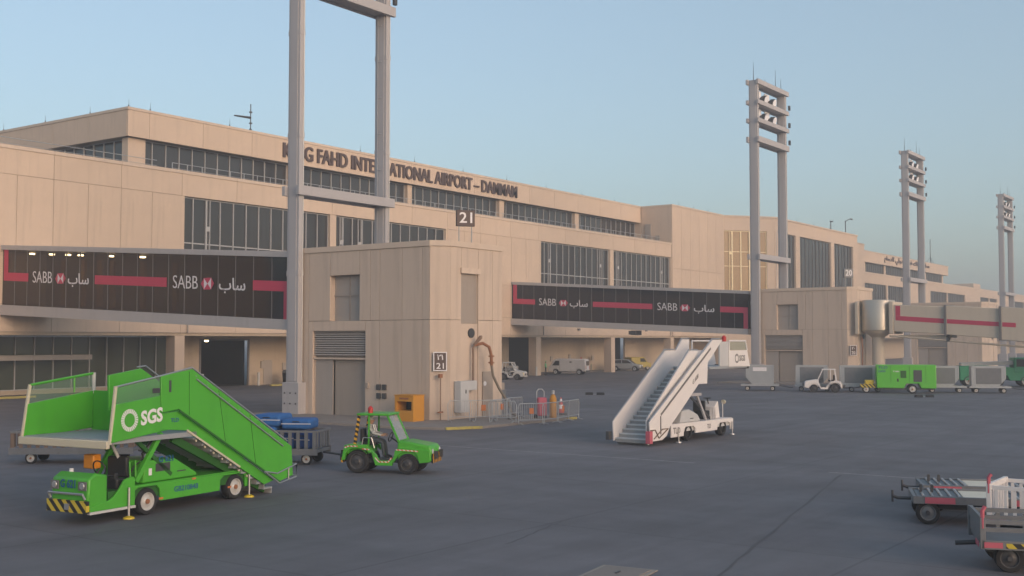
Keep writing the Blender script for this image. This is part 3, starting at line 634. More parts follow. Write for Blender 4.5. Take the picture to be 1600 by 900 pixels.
# ================================================================== FLOODLIGHT TOWERS
def tower(x, y, label):
    t = thing('floodlight_tower', label, 'light tower', (x, y, 0), group='twin-column floodlight towers')
    cm = MB().box(-.19, .19, -.46, .46, 1.9, 31.3).box(-.23, -.191, -.3, .3, 2.0, 31.2).mesh('column', 'steel_grey')
    pm = MB().box(-.30, .30, -.66, .66, 0, 1.9).mesh('plinth', 'steel_grey')
    bt = MB().tube([(-.32, 0, 0), (-.29, 0, 0)], .05, 8).mesh('bolt', 'dark_metal')
    for cx in (0, 7.4):
        c = link('column', cm, t, (cx, 0, 0)); p = link('plinth', pm, t, (cx, 0, 0), bevel=.02)
        for yy in (-.45, .0, .45):
            for zz in (.7, 1.3): link('bolt', bt, p, (0, yy, zz))
    lad = MB().tube([(-.3, .15, 2.5), (-.3, .15, 31)], .02, 5)
    for k in range(12): lad.tube([(-.3, .15, 3.5 + k * 2.3), (-.3, -.15, 3.5 + k * 2.3)], .025, 5)
    lad.mesh; link('cable_run', lad.mesh('cable_run', 'galv'), t, (7.4, 0, 0))
    for (z0, z1) in ((12.65, 13.2), (24.8, 25.4), (26.85, 27.3), (28.75, 29.2), (30.85, 31.35)):
        b = MB().box(-.42, 7.85, -.70, -.461, z0, z1).box(-.42, 7.85, .461, .70, z0, z1).box(.2, 7.2, -.46, .46, z0 + .1, z0 + .22).build('crossbeam', 'steel_grey', t, .015)
    hd = MB().lathe([(.20, 0), (.42, .25), (.48, .62), (.46, .70)], 14).mesh('floodlight', 'dark_metal'); ln = MB().lathe([(.44, .701), (.44, .73)], 14).mesh('lens', 'lamp_white')
    bx = B(-.6, .6, -.05, .05, -.5, .75).mesh('back_plate', 'lamp_white')
    for z in (27.75, 29.65):
        for cx in (1.9, 4.1):
            f = link('floodlight', hd, t, (cx, .1, z), (RAD(105), 0, 0)); link('lens', ln, f); link('back_plate', bx, t, (cx, .3, z + .15))
    rd = MB().tube([(0, 0, 0), (0, 0, 2.4)], [.04, .012], 5).mesh('lightning_rod', 'dark_metal')
    for cx, s_ in ((.0, .8), (5.8, .9), (7.3, .6), (3, .3)): link('lightning_rod', rd, t, (cx, 0, 31.35)).scale.z = s_
    for cx in (0, 7.4):
        MB().tube([(cx + .12, -.48, 2.0), (cx + .12, -.48, 30.8)], .03, 6).build('conduit', 'galv', t)
        for z in (8.0, 16.0, 22.0): B(cx - .215, cx + .205, -.485, .485, z, z + .3).build('splice_plate', 'steel_grey', t, .01)
    for z in (25.5, 27.4, 29.3): B(7.5, 7.75, -.9, -.71, z, z + .5).build('junction_box', 'dark_metal', t)
    return t
tower(46.12, 48.3, 'nearest twin-column light tower, cut off by the top of the picture')
tower(110.15, 47.85, 'second light tower, its lamps standing above the second gate building')
tower(164.0, 48.4, 'third light tower, rising behind the boarding bridge')
tower(223.0, 48.5, 'farthest light tower at the right edge')

# ================================================================== BOARDING BRIDGE at gate two
J = thing('boarding_bridge', 'beige boarding bridge with bright metal drum and red stripe at the second gate', 'boarding bridge', (112.1, 35.9, 0))
MB().lathe([(1.55, 5.25), (1.62, 5.3), (1.62, 8.15), (1.55, 8.25)], 40).build('rotunda', 'steel_bright', J)
MB().lathe([(1.3, 5.0), (1.5, 5.24)], 28).build('rotunda_ring', 'beige_metal', J)
MB().lathe([(.62, 0), (.62, 4.6), (1.1, 4.99)], 24).build('support_column', 'beige_metal', J)
B(-1.55, 1.55, 1.45, 1.78, 4.9, 8.1).build('side_cover', 'beige_metal', J, .05)
def jb(y0, y1, hw, za0, za1, zb0, zb1, name='tunnel'):   # tunnel section between local y0 > y1, roof za, floor zb
    poly = [(y0, zb0), (y1, zb1), (y1, za1), (y0, za0)]
    return MB().prism(poly, -hw, hw, 'x').build(name, 'beige_metal', J, .06)
jb(-1.5, -1.95, 1.50, 8.1, 8.05, 4.95, 4.93, 'vestibule')
s1 = jb(-1.96, -6.9, 1.45, 7.75, 7.46, 5.15, 4.9); s2 = jb(-6.7, -11.7, 1.6, 7.58, 7.22, 4.85, 4.45); s3 = jb(-11.6, -24, 1.75, 7.36, 6.6, 4.35, 3.35)
for (y, hw, z0, z1) in ((-6.8, 1.68, 4.75, 7.62), (-11.68, 1.83, 4.3, 7.42)): MB().box(-hw, hw, y - .12, y + .12, z0, z1).build('section_collar', 'mullion_dark', J, .03)
def stripe(y0, y1, x, zc0, zc1, hh=.22): MB().prism([(y0, zc0 - hh), (y1, zc1 - hh), (y1, zc1 + hh), (y0, zc0 + hh)], x - .012, x - .003, 'x').build('red_stripe', 'sign_red', J)
stripe(-2.15, -6.65, -1.45, 6.45, 6.12); stripe(-6.95, -11.55, -1.6, 6.1, 5.78, .2); stripe(-11.85, -13.0, -1.75, 5.76, 5.68, .2)
MB().prism([(-2.15, 6.68), (-2.6, 6.65), (-2.6, 7.6), (-2.15, 7.63)], -1.462, -1.453, 'x').build('red_stripe', 'sign_red', J)
text_mb('SABB', (-1.755, -13.8, 5.28), Vector((0, -1, -.08)).normalized(), (0, 0, 1), width=2.3, height=.75, depth=.012).build('bank_lettering', 'mullion_dark', J)
MB().tube([(-1.2, -1.5, 4.75), (-1.2, -12, 3.85), (-1.2, -22, 3.0)], .1, 8).build('cable_tray', 'beige_metal', J)
B(-.9, .9, -7.2, -2.2, 4.55, 4.82).build('under_frame', 'beige_metal', J)
B(-1.3, -1.0, -7.1, -6.8, 4.2, 4.85).build('hanger', 'dark_metal', J)
leg = MB().box(-1.5, -1.2, -20.2, -19.8, .5, 4.0).box(1.2, 1.5, -20.2, -19.8, .5, 4.0).box(-1.7, 1.7, -20.4, -19.6, .4, .75).build('drive_leg', 'beige_metal', J)
for sx in (-1.75, 1.75): MB().lathe([(.5, -.2), (.55, -.15), (.55, .15), (.5, .2)], 20, Matrix.Translation((sx, -20, .55)), 'x').build('wheel', 'rubber', leg)
MB().tube([(-1.9, 1.0, 4.6), (-2.0, .9, 3.6), (-1.95, .95, 2.0), (-2.0, 1.0, .2)], .06, 8).build('drain_pipe', 'rust', J)

# ================================================================== SIGNS AND FIXTURES OF THE FIRST GATE
def gate_sign(loc, rz, num, ar, label):
    t = thing('gate_number_sign', label, 'sign', loc, rz)
    B(-.34, .34, -.1, 0, 0, .96).build('cabinet', 'letter_brown', t, .015); f = MB().box(-.36, -.31, -.13, -.101, -.02, .98).box(.31, .36, -.13, -.101, -.02, .98).box(-.309, .309, -.13, -.101, -.02, .03).box(-.309, .309, -.13, -.101, .93, .98).build('frame', 'letter_white', t)
    text_mb(num, (-.2, -.101, .10), (1, 0, 0), (0, 0, 1), width=.4, height=.30, depth=.012, bold=.01).build('number', 'letter_white', t)
    text_mb(ar, (-.16, -.101, .56), (1, 0, 0), (0, 0, 1), width=.32, height=.28, depth=.012, bold=.02).build('arabic_number', 'letter_white', t)
c45 = RAD(-45)
gate_sign((46.73, 38.04, 2.72), c45, '21', '\u0662\u0661', 'small dark wall sign numbered 21 low on the chamfered corner of the nearest gate')
gate_sign((110.93, 38.04, 2.85), c45, '20', '\u0662\u0660', 'small dark wall sign on the chamfered corner of the second gate building')
def roof_sign(x, y, num, label, m='letter_brown'):
    t = thing('roof_number_board', label, 'sign', (x, y, 9.6), RAD(-38)); t.scale = (.86, .86, .95)
    for k in (-.42, .42): MB().tube([(k, 0, 0), (k, 0, 1.25)], .035, 6).build('post', 'galv', t)
    B(-.60, .60, -.15, .15, 1.05, 1.98).build('cabinet', m, t, .02)
    text_mb(num, (-.42, -.151, 1.24), (1, 0, 0), (0, 0, 1), width=.84, height=.62, depth=.012, bold=.012).build('number', 'letter_white', t)
roof_sign(49.6, 38.6, '21', 'brown number board reading 21 on posts on the nearest gate building roof')
roof_sign(112.6, 39.0, '20', 'grey number board on posts on the second gate building roof', 'board_pale')
# fill pipe and hose on the right-hand face
t = thing('ground_air_hose', 'rusty elbow coupling with long grey hose drooping to the barriers', 'hose', (48.2, 37.6, 0))
MB().tube([(.75, -.15, 4.05), (1.1, -.45, 4.15), (1.4, -.65, 3.95), (1.5, -.72, 3.5), (1.5, -.74, 2.95)], .085, 10).build('elbow', 'rust', t)
for z in (3.45, 3.1): MB().tube([(1.5, -.73, z - .04), (1.5, -.73, z + .04)], .16, 10).build('flange', 'rust', t)
MB().tube([(1.5, -.74, 2.95), (1.55, -.8, 2.4), (1.9, -.95, 1.7), (2.4, -1.2, .9), (2.6, -1.3, .35), (2.3, -1.9, .2), (1.6, -2.3, .19), (1.0, -2.2, .19)], .07, 8).build('hose', 'hose', t)
t = thing('downpipe', 'thin brown pipe with curved funnel running down the gate wall into a white cabinet', 'pipe', (48.9, 37.6, 0))
MB().tube([(0, -.1, 1.9), (0, -.1, 3.9), (.1, -.25, 4.2), (.3, -.45, 4.55)], .06, 8).build('pipe', 'pipe_brown', t); MB().tube([(.02, -.14, 4.05), (.28, -.42, 4.5)], [.07, .11], 8).build('funnel', 'pipe_brown', t)
t = thing('electric_cabinet', 'white L-shaped electric cabinet on the gate wall behind the barriers', 'cabinet', (47.9, 37.2, 0))
B(-.45, .25, 0, .45, .5, 2.15).build('body', 'white_grey', t, .02); B(.251, 1.1, .1, .45, 1.65, 2.15).build('side_box', 'white_grey', t, .02); B(-.05, -.0, -.03, 0, 1.5, 1.7).build('lock', 'dark_metal', t)
d0 = wb(gates[0], 'utility_door', 'door_grey', (49.95, 50.85, 37.62, 37.695, .13, 2.6)); MB().lathe([(.13, -.02), (.13, 0)], 14, Matrix.Translation((50.1, 37.615, 1.95)), 'y').build('disc', 'letter_white', d0, world=True)
t = thing('standpipe', 'thin brown standpipe with valve under the wall sign', 'pipe', (46.55, 37.85, 0)); MB().tube([(0, 0, .13), (0, 0, 2.5)], .035, 6).build('riser', 'pipe_brown', t); MB().tube([(-.2, 0, .55), (.2, 0, .55)], .045, 6).build('valve', 'rust', t); B(-.12, .12, -.06, .06, 2.35, 2.55).build('box', 'rust', t)
for a in (41.6, 42.02):
    for z in (1.15, 1.62): wb(gates[0], 'outlet', 'dark_metal', (46.3, 46.395, a - .13, a + .13, z, z + .3), bevel=.01)
wb(gates[0], 'switch_box', 'door_grey', (46.28, 46.395, 42.75, 42.95, 1.7, 2.0), bevel=.01)
# side balcony on the right of the gate building
t = thing('access_balcony', 'white railed steel balcony projecting from the side of the nearest gate building', 'balcony', (51.8, 41.5, 0))
B(0, 2.3, -.9, .9, 3.75, 4.15).build('deck', 'white', t); MB().prism([(0, 3.2), (0, 3.75), (1.0, 3.75)], -.8, -.7, 'y').build('bracket', 'white', t)
for z in (5.6, 4.3): MB().tube([(0, -.87, z), (2.27, -.87, z), (2.27, .87, z)], .04, 6).build('rail', 'white', t)
bal = MB().tube([(0, 0, 4.15), (0, 0, 5.6)], .025, 5).mesh('baluster', 'white')
for k in range(14): link('baluster', bal, t, (.1 + k * .165, -.87, 0))
for k in range(9): link('baluster', bal, t, (2.27, -.7 + k * .18, 0))
# ================================================================== VEHICLES AND APRON EQUIPMENT
_wc = {}
def wheel(par, x, y, r, w=.24, rim=.62, rm='rim', side=1):
    """wheel with its axis along local y; side = direction the hub faces"""
    k = (r, w, rim, rm)
    if k not in _wc:
        t = MB().lathe([(r * .60, -w * .1), (r * .62, -w / 2), (r * .93, -w / 2), (r, -w * .32), (r, w * .32), (r * .93, w / 2), (r * .62, w / 2), (r * .60, w * .1)], 28, None, 'y').mesh('wheel', 'rubber')
        q = MB().lathe([(.02, .52 * w), (r * .16, .52 * w), (r * .2, .44 * w), (r * rim * .55, .36 * w), (r * rim * .9, .30 * w), (r * rim, .50 * w), (r * rim * 1.08, .515 * w), (r * rim * 1.08, .2 * w)], 24, None, 'y').mesh('rim', rm)
        h = MB().lathe([(r * .2, .35 * w), (r * .18, .6 * w), (.01, .6 * w)], 12, None, 'y').mesh('hub', 'rust' if rm == 'rim' else 'dark_metal')
        _wc[k] = (t, q, h)
    t, q, h = _wc[k]
    o = link('wheel', t, par, (x, y, r)); 
    if side < 0: o.rotation_euler = (0, 0, math.pi)
    link('rim', q, o); link('hub', h, o); return o
def sgs_logo(par, cx, cz, y, r, dirx, m='letter_white', nm='emblem'):
    """ring of short rays with a plain disc gap, on a side plane y = const; dirx = +1/-1 reading direction along x"""
    mb = MB()
    for k in range(26):
        a = 2 * math.pi * k / 26; w = .075 * r; pts = [(r * .62, -w * .75), (r, -w), (r, w), (r * .62, w * .75)]
        mb.prism([(cx + (p * math.cos(a) - q * math.sin(a)), cz + (p * math.sin(a) + q * math.cos(a))) for p, q in pts], y, y + (.004 if dirx < 0 else -.004), 'y')
    return mb.build(nm, m, par)
def plate_text(par, body, x, z, y, w, h, near=1, m='letter_white', name='lettering', bold=.02, slope=0.0):
    """lettering on a side plane; near=+1: plane faces +y (reads towards -x); near=-1: faces -y (reads towards +x)"""
    d = Vector((-near, 0, -slope * near)).normalized()
    return text_mb(body, (x, y, z), d, (0, 0, 1), width=w, height=h, depth=.006, bold=bold).build(name, m, par)
def sidepoly(par, name, m, poly, y0, y1, bevel=.012): return MB().prism(poly, y0, y1, 'y').build(name, m, par, bevel)
def steps(par, x0, z0, dx, dz, n, y0, y1, m):
    s = 1                     # both flights climb towards +x, risers at the lower edge
    me = MB().box(min(-.02 * s, (abs(dx) + .04) * s), max(-.02 * s, (abs(dx) + .04) * s), y0, y1, -.045, 0).mesh('step', m)
    ri = MB().box(min(0, .03 * s), max(0, .03 * s), y0 + .005, y1 - .005, -abs(dz), -.046).mesh('riser', 'riser')
    for k in range(n): link('riser', ri, link('step', me, par, (x0 + dx * k, 0, z0 + (dz if dx < 0 else abs(dz)) * k)))
def person(name, label, loc, rz, joints, radii, edges, mats, group=None, hair=True):
    """one skinned continuous body; joints: dict name->xyz; mats: dict joint prefix->material"""
    t = thing(name, label, 'person', loc, rz, group)
    keys = list(joints); me = bpy.data.meshes.new('skeleton'); me.from_pydata([joints[k] for k in keys], [(keys.index(a), keys.index(b)) for a, b in edges], [])
    o = bpy.data.objects.new('skeleton', me); COL.objects.link(o)
    o.modifiers.new('skin', 'SKIN'); sv = me.skin_vertices[0].data
    for i, k in enumerate(keys):
        r = radii[k]; sv[i].radius = r if isinstance(r, tuple) else (r, r); sv[i].use_root = (k == 'pelvis')
    ss = o.modifiers.new('sub', 'SUBSURF'); ss.levels = 2; ss.render_levels = 2
    bpy.context.view_layer.update(); ev = o.evaluated_get(bpy.context.evaluated_depsgraph_get()); bm = bpy.data.meshes.new_from_object(ev)
    bpy.data.objects.remove(o)
    bm.name = 'body'; bm.materials.clear(); ml = []
    for m in mats.values():
        if m not in ml: ml.append(m)
    for m in ml: bm.materials.append(MATS[m])
    segs = [(Vector(joints[a]), Vector(joints[b]), mats.get(b, mats.get(a))) for a, b in edges]
    for p in bm.polygons:
        best = None
        for a, b, m in segs:
            d = b - a; u = max(0, min(1, (p.center - a).dot(d) / max(d.length_squared, 1e-9))); q = (p.center - (a + d * u)).length
            if best is None or q < best[0]: best = (q, m)
        p.material_index = ml.index(best[1]); p.use_smooth = True
    link('body', bm, t)
    return t

# ---- green passenger stairs truck (local x forward, +y = side facing the camera)
S = thing('passenger_stairs', 'bright green motorised passenger stairs with SGS lettering, left foreground', 'airstairs', (21.03, 24.20, 0), RAD(-172.2))
outer = [(2.34, 2.56), (-1.65, .31), (-2.24, .43), (-2.17, 1.26), (-1.91, 1.41), (1.87, 3.56), (2.97, 3.41), (2.96, 2.92), (2.95, 2.5)]
sidepoly(S, 'stair_side', 'green', outer, .06, .13)
sidepoly(S, 'stair_side', 'green', outer, -1.74, -1.67)
inner = [(2.94, 2.08), (1.99, 2.0), (-.03, .87), (-1.07, .28), (-1.5, .36), (2.3, 2.5), (2.94, 2.48)]
sidepoly(S, 'lower_side', 'green', inner, .0, .058); sidepoly(S, 'lower_side', 'green', inner, -1.665, -1.61)
MB().beam((1.99, .075, 2.0), (-.03, .075, .87), .03, .05).build('edge_strip', 'strip_beige', S)
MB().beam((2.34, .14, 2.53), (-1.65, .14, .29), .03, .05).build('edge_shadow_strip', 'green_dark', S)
panel = [(4.54, 1.87), (4.42, 2.77), (2.975, 2.93), (2.945, 2.08), (2.7, 2.06)]
sidepoly(S, 'platform_side', 'green', panel, .06, .125)
sidepoly(S, 'side_window', 'clear', [(4.40, 2.78), (4.37, 3.17), (2.98, 3.39), (2.98, 2.935)], .085, .10, 0)
MB().tube([(4.40, .095, 3.19), (2.97, .095, 3.41), (1.87, .095, 3.60), (-2.0, .095, 1.42)], .025, 6).build('hand_rail', 'metal', S)
MB().tube([(1.75, .155, 3.30), (-1.75, .155, 1.30)], .022, 6).build('hand_rail', 'metal', S)
MB().tube([(2.0, -1.705, 3.60), (1.7, -1.705, 3.62), (-2.0, -1.705, 1.45)], .025, 6).build('hand_rail', 'metal', S)
MB().beam((4.56, .095, 1.84), (4.40, .095, 3.21), .07, .05).build('corner_post', 'strip_beige', S)
far = [(4.62, 1.87), (4.50, 2.72), (2.45, 2.98), (2.45, 2.0)]
sidepoly(S, 'platform_side', 'green', far, -2.87, -2.80); sidepoly(S, 'side_window', 'clear', [(4.49, 2.73), (4.42, 3.16), (2.47, 3.40), (2.46, 2.99)], -2.84, -2.825, 0)
MB().beam((4.64, -2.835, 1.84), (4.43, -2.835, 3.20), .07, .05).build('corner_post', 'strip_beige', S)
MB().tube([(4.42, -2.835, 3.19), (2.45, -2.835, 3.43)], .035, 6).build('top_rail', 'green', S); MB().tube([(3.05, -2.835, 2.95), (3.05, -2.835, 3.35)], .025, 6).build('window_bar', 'green', S)
B(2.38, 2.44, -2.86, -1.75, 1.95, 2.98).build('back_panel', 'green', S); MB().tube([(2.41, -2.835, 2.9), (2.41, -2.835, 3.45)], .05, 8).build('latch_post', 'white_grey', S); MB().tube([(2.41, -1.8, 2.0), (2.41, -1.8, 3.4)], .06, 8).build('latch_post', 'metal', S)
B(1.62, 4.58, -2.79, .058, 1.83, 1.95).build('platform', 'step_grey', S); B(4.585, 4.70, -2.9, .14, 1.74, 1.93).build('bumper_strip', 'strip_beige', S, .02)
steps(S, 1.32, 1.77, -.31, -.177, 10, -1.60, -.01, 'step_grey')
MB().beam((2.2, -.25, 1.80), (-1.4, -.25, -.02 + .12), .1, .2).beam((2.2, -1.4, 1.80), (-1.4, -1.4, .10), .1, .2).build('stringer', 'green_dark', S)
for k in range(7): MB().lathe([(.03, 0), (.03, .03)], 8, Matrix.Translation((1.6 - k * .33, .0, 1.70 - k * .185)), 'y').build('bolt', 'strip_beige', S)
for yy in (-.12, -1.5):
    MB().beam((2.7, yy, 1.98), (3.53, yy, .85), .1, .12).build('strut', 'green', S); MB().beam((3.55, yy - .05, 1.9), (2.3, yy - .05, .9), .08, .1).build('strut', 'green_dark', S)
MB().tube([(3.2, -.5, .9), (2.6, -.5, 1.85)], .05, 8).build('hydraulic_ram', 'metal', S); MB().tube([(3.3, -.6, .9), (3.9, -.6, 1.85)], .04, 8).build('hydraulic_ram', 'white_grey', S)
# guard at the foot of the stairs
MB().tube([(-.95, .16, .66), (-1.6, .16, .27), (-2.36, .16, .38), (-2.36, .16, .74), (-1.9, .16, .64), (-1.5, .16, .55), (-.95, .16, .66)], .022, 6).tube([(-2.0, .16, .33), (-2.0, .16, .66)], .02, 6).tube([(-2.36, .16, .4), (-2.36, -1.75, .4)], .022, 6).tube([(-2.36, .16, .74), (-2.36, -1.75, .74)], .022, 6).build('foot_guard', 'metal', S)
# chassis
ch = [(-.55, .30), (-.55, .72), (3.9, .76), (3.9, .42), (3.7, .3), (3.66, .62), (3.5, .70), (2.9, .70), (2.78, .58), (2.76, .30), (.62, .30), (.6, .58), (.46, .68), (-.3, .68), (-.38, .58), (-.38, .30)]
sidepoly(S, 'chassis_side', 'green', ch, -.10, -.04); sidepoly(S, 'chassis_side', 'green', ch, -2.06, -2.0)
B(-.5, 4.4, -1.99, -.11, .42, .70).build('chassis', 'green_dark', S); B(-.52, 3.85, -1.98, -.12, .701, .76).build('deck', 'green', S)
hood = [(3.25, .77), (3.2, 1.32), (2.17, 1.30), (1.40, .88), (1.36, .77)]
e_ = sidepoly(S, 'engine_cover', 'green', hood, -1.5, -.14, .04); B(2.35, 2.85, -.139, -.13, 1.02, 1.22).build('grille', 'dark_metal', e_); B(1.8, 2.1, -.138, -.13, .95, .98).build('handle', 'dark_metal', e_); B(2.98, 3.08, -.138, -.13, .95, 1.12).build('sticker', 'letter_white', e_)
no = sidepoly(S, 'nose', 'green', [(4.45, .32), (4.45, 1.12), (4.8, 1.18), (5.02, 1.06), (5.06, .32)], -1.28, -.06, .05)
B(5.03, 5.12, -1.34, -.02, .28, .56).build('bumper', 'haz_yb', S); B(5.121, 5.15, -.72, -.58, .34, .48).build('tow_hook', 'metal', S)
text_mb('G 621', (5.063, -.95, .84), (0, 1, 0), (0, 0, 1), width=.50, height=.2, depth=.006, bold=.03).build('fleet_number', 'blue_text', S)
for yy in (-1.14, -.22):
    MB().box(5.05, 5.075, yy - .13, yy + .13, .80, 1.0).build('headlight', 'mullion_dark', S); MB().lathe([(.08, 0), (.07, .02)], 14, Matrix.Translation((5.076, yy, .9)), 'x').build('lens', 'container', S)
MB().tube([(5.08, -1.26, .6), (5.14, -1.26, .72), (5.14, -.12, .72), (5.08, -.12, .6)], .03, 8).build('bull_bar', 'metal', S)
sidepoly(S, 'cab_step', 'green', [(5.0, .30), (5.0, .42), (4.45, .5), (4.28, .58), (4.1, .75), (3.95, .95), (3.7, 1.0), (3.62, .95), (3.62, .30)], -.09, -.03, .01); B(3.62, 5.02, -.10, -.0, .24, .299).build('step_bar', 'white_grey', S)
B(3.7, 4.44, -1.25, -.12, .36, .44).build('cab_floor', 'green_dark', S); B(3.62, 3.95, -.95, -.3, .44, .95).build('seat', 'black', S, .04); B(3.55, 3.66, -.95, -.3, .95, 1.45).build('seat_back', 'black', S, .04); MB().tube([(3.75, -.06, .98), (3.78, -.06, 1.35), (3.6, -.06, 1.38), (3.58, -.06, .98)], .022, 6).build('grab_rail', 'green', S)
sw_ = MB().tube([(4.42, -.62, .9), (4.2, -.62, 1.2)], .025, 6)
ring = [(4.2 + .06 * math.sin(a), -.62 + .2 * math.cos(a), 1.22 + .18 * math.sin(a)) for a in [k * math.pi / 8 for k in range(17)]]
sw_.tube(ring, .018, 5, cap=False).build('steering_wheel', 'black', S); B(3.75, 4.0, -1.4, -1.05, 1.15, 1.5).build('beacon', 'amber', S, .03)
MB().tube([(4.75, -.95, 1.15), (4.75, -.95, 1.25)], .05, 8).build('lamp', 'letter_white', S)
for wx in (0.0, 3.2):
    wheel(S, wx, -.16, .335, .24); wheel(S, wx, -1.92, .335, .24, side=-1)
for jx in (3.86, -.48):
    j = MB().tube([(jx, .02, .08), (jx, .02, .75)], .03, 6).build('jack', 'metal', S); MB().lathe([(.14, 0.005), (.13, .04), (.05, .07)], 14, Matrix.Translation((jx, .02, 0))).build('jack_foot', 'yellow', j)
for (a, b) in (((.9, 2.98), (.62, 1.62)), ((-.35, 2.27), (-.6, .93)), ((2.0, 3.5), (1.98, 2.40))):
    MB().beam((a[0], .132, a[1]), (b[0], .132, b[1]), .008, .018).build('panel_seam', 'seam', S)
for k in range(9): MB().lathe([(.018, 0), (.014, .012)], 8, Matrix.Translation((1.75 - k * .42, .131, 3.38 - k * .239)), 'y').build('rivet', 'metal', S)
for (x, z) in ((.25, .33), (2.75, .33), (1.6, .70)): B(x - .07, x + .07, -.039, -.034, z, z + .05).build('side_marker', 'orange_bright', S)
MB().tube([(3.4, -.3, .8), (3.1, -.2, 1.1), (3.2, -.25, 1.5), (2.8, -.25, 1.85)], .025, 6).build('hydraulic_hose', 'black', S)
MB().tube([(3.6, -.4, .8), (3.35, -.35, 1.2), (3.0, -.3, 1.4), (2.6, -.3, 1.8)], .02, 6).build('hydraulic_hose', 'black', S)
B(4.2, 4.3, -.02, .0, .98, 1.14).build('mirror', 'black', S, .01); MB().tube([(4.46, -.1, 1.1), (4.25, -.01, 1.06)], .015, 5).build('mirror_arm', 'black', S)
B(3.0, 3.25, .1265, .131, 3.0, 3.12).build('label_plate', 'dark_metal', S); B(2.62, 2.7, .1315, .135, 3.0, 3.3).build('lever', 'dark_metal', S)
sgs_logo(S, 3.98, 2.38, .127, .27, -1); plate_text(S, 'SGS', 3.62, 2.22, .128, .72, .36, 1, bold=.035, slope=-.1); plate_text(S, 'TLD', 2.55, 2.24, .061, .28, .1, 1, 'blue_text')
plate_text(S, 'G 621', 2.75, 1.06 + .18, -.131, .5, .16, 1, 'blue_text', 'fleet_number', .03); plate_text(S, 'GB210848', 2.3, .46, -.038, .85, .14, 1, 'blue_text', 'serial_number')

# ---- white passenger stairs
V = thing('passenger_stairs', 'white motorised passenger stairs with grey steps and SGS box in the middle of the apron', 'airstairs', (44.6, 22.64, 0), RAD(-.6))
near = [(-3.54, .2), (-3.64, .99), (2.14, 4.33), (3.12, 4.33), (1.62, 3.30), (1.55, 2.40), (.74, 2.40), (-1.91, .70), (-2.2, .35), (-2.6, .2)]
sidepoly(V, 'stair_side', 'white', near, -.26, -.20); sidepoly(V, 'inner_side', 'white', [(-3.5, .25), (-3.52, 1.05), (.28, 3.85), (1.07, 3.84), (.9, 3.0), (-2.2, .6)], -.05, 0.0)
farp = [(-3.5, .15), (-3.55, .95), (1.0, 3.85), (2.0, 3.85), (2.6, 4.35), (3.3, 4.35), (3.2, 3.1), (1.5, 3.0), (-2.4, .45)]
sidepoly(V, 'stair_side', 'white', farp, 1.5, 1.56)
MB().tube([(-3.62, -.23, 1.03), (2.10, -.23, 4.37), (2.9, -.23, 4.38)], .03, 6).build('hand_rail', 'metal', V); MB().tube([(-3.5, -.025, 1.1), (.25, -.025, 3.9), (1.1, -.025, 3.9)], .028, 6).build('hand_rail', 'metal', V)
MB().tube([(-3.5, 1.53, 1.0), (.95, 1.53, 3.9), (2.0, 1.53, 3.9), (2.55, 1.53, 4.40), (3.3, 1.53, 4.40)], .03, 6).build('hand_rail', 'metal', V)
MB().beam((-2.7, -.27, 1.25), (1.9, -.27, 3.95), .015, .09).beam((-2.75, -.27, .45), (-2.75, -.27, 1.2), .015, .07).build('slide_groove', 'mullion_dark', V)
steps(V, -3.42, .28, .30, .168, 18, .02, 1.48, 'step_light')
MB().prism([(-3.4, .12), (1.98, 3.08), (1.98, 2.85), (-3.2, .02)], .03, 1.47, 'y').build('stair_underside', 'white_grey', V)
B(1.95, 5.9, -.18, 1.5, 3.02, 3.13).build('platform', 'step_grey', V); B(2.96, 3.84, -.2, -.12, 3.13, 4.25).build('link_panel', 'white_grey', V, .01)
sidepoly(V, 'sign_panel', 'white', [(3.86, 3.84), (5.80, 3.84), (6.1, 3.08), (3.84, 3.10)], -.24, -.18); MB().tube([(3.88, -.21, 3.84), (3.88, -.21, 4.28), (5.66, -.21, 4.28), (5.82, -.21, 3.84)], .045, 6).build('window_frame', 'white', V); sidepoly(V, 'side_window', 'clear', [(3.92, 3.86), (3.92, 4.24), (5.62, 4.24), (5.77, 3.86)], -.215, -.205, 0)
sidepoly(V, 'platform_side', 'white', [(3.4, 3.84), (5.80, 3.84), (6.1, 3.08), (3.4, 3.10)], 1.5, 1.56); MB().tube([(3.6, 1.53, 3.84), (3.6, 1.53, 4.28), (5.66, 1.53, 4.28), (5.82, 1.53, 3.84)], .04, 6).build('window_frame', 'white', V); B(5.9, 6.05, -.2, 1.55, 2.98, 3.16).build('bumper_strip', 'black', V)
sgs_logo(V, 4.65, 3.47, -.242, .22, 1, 'mullion_dark'); plate_text(V, 'SGS', 4.92, 3.34, -.241, .62, .28, -1, 'mullion_dark', bold=.03)
plate_text(V, 'G 608', .15, 2.38, -.261, .62, .2, -1, 'mullion_dark', 'fleet_number', .02, .55)
MB().lathe([(.10, 0), (.11, .2), (.04, .28)], 12, Matrix.Translation((3.6, -.1, 4.25))).build('beacon', 'red', V)
chw = [(-1.75, .24), (-1.75, .80), (4.2, .74), (4.2, .24), (3.95, .24), (3.92, .52), (3.7, .6), (2.85, .6), (2.6, .52), (2.55, .30), (.45, .30), (.42, .52), (.25, .62), (-.45, .62), (-.62, .52), (-.65, .24)]
sidepoly(V, 'chassis_side', 'white', chw, -.24, -.17); sidepoly(V, 'chassis_side', 'white', chw, 1.62, 1.69); B(-1.7, 4.15, -.16, 1.6, .42, .72).build('chassis', 'white_grey', V); B(-1.74, 4.19, -.16, 1.61, .7201, .76).build('deck', 'white', V)
hw = sidepoly(V, 'engine_cover', 'white_grey', [(-.6, .77), (-.4, 1.27), (.25, 1.33), (1.05, 1.06), (1.33, .77)], -.05, 1.2, .05); B(.3, .6, -.06, -.051, .9, .94).build('handle', 'dark_metal', hw)
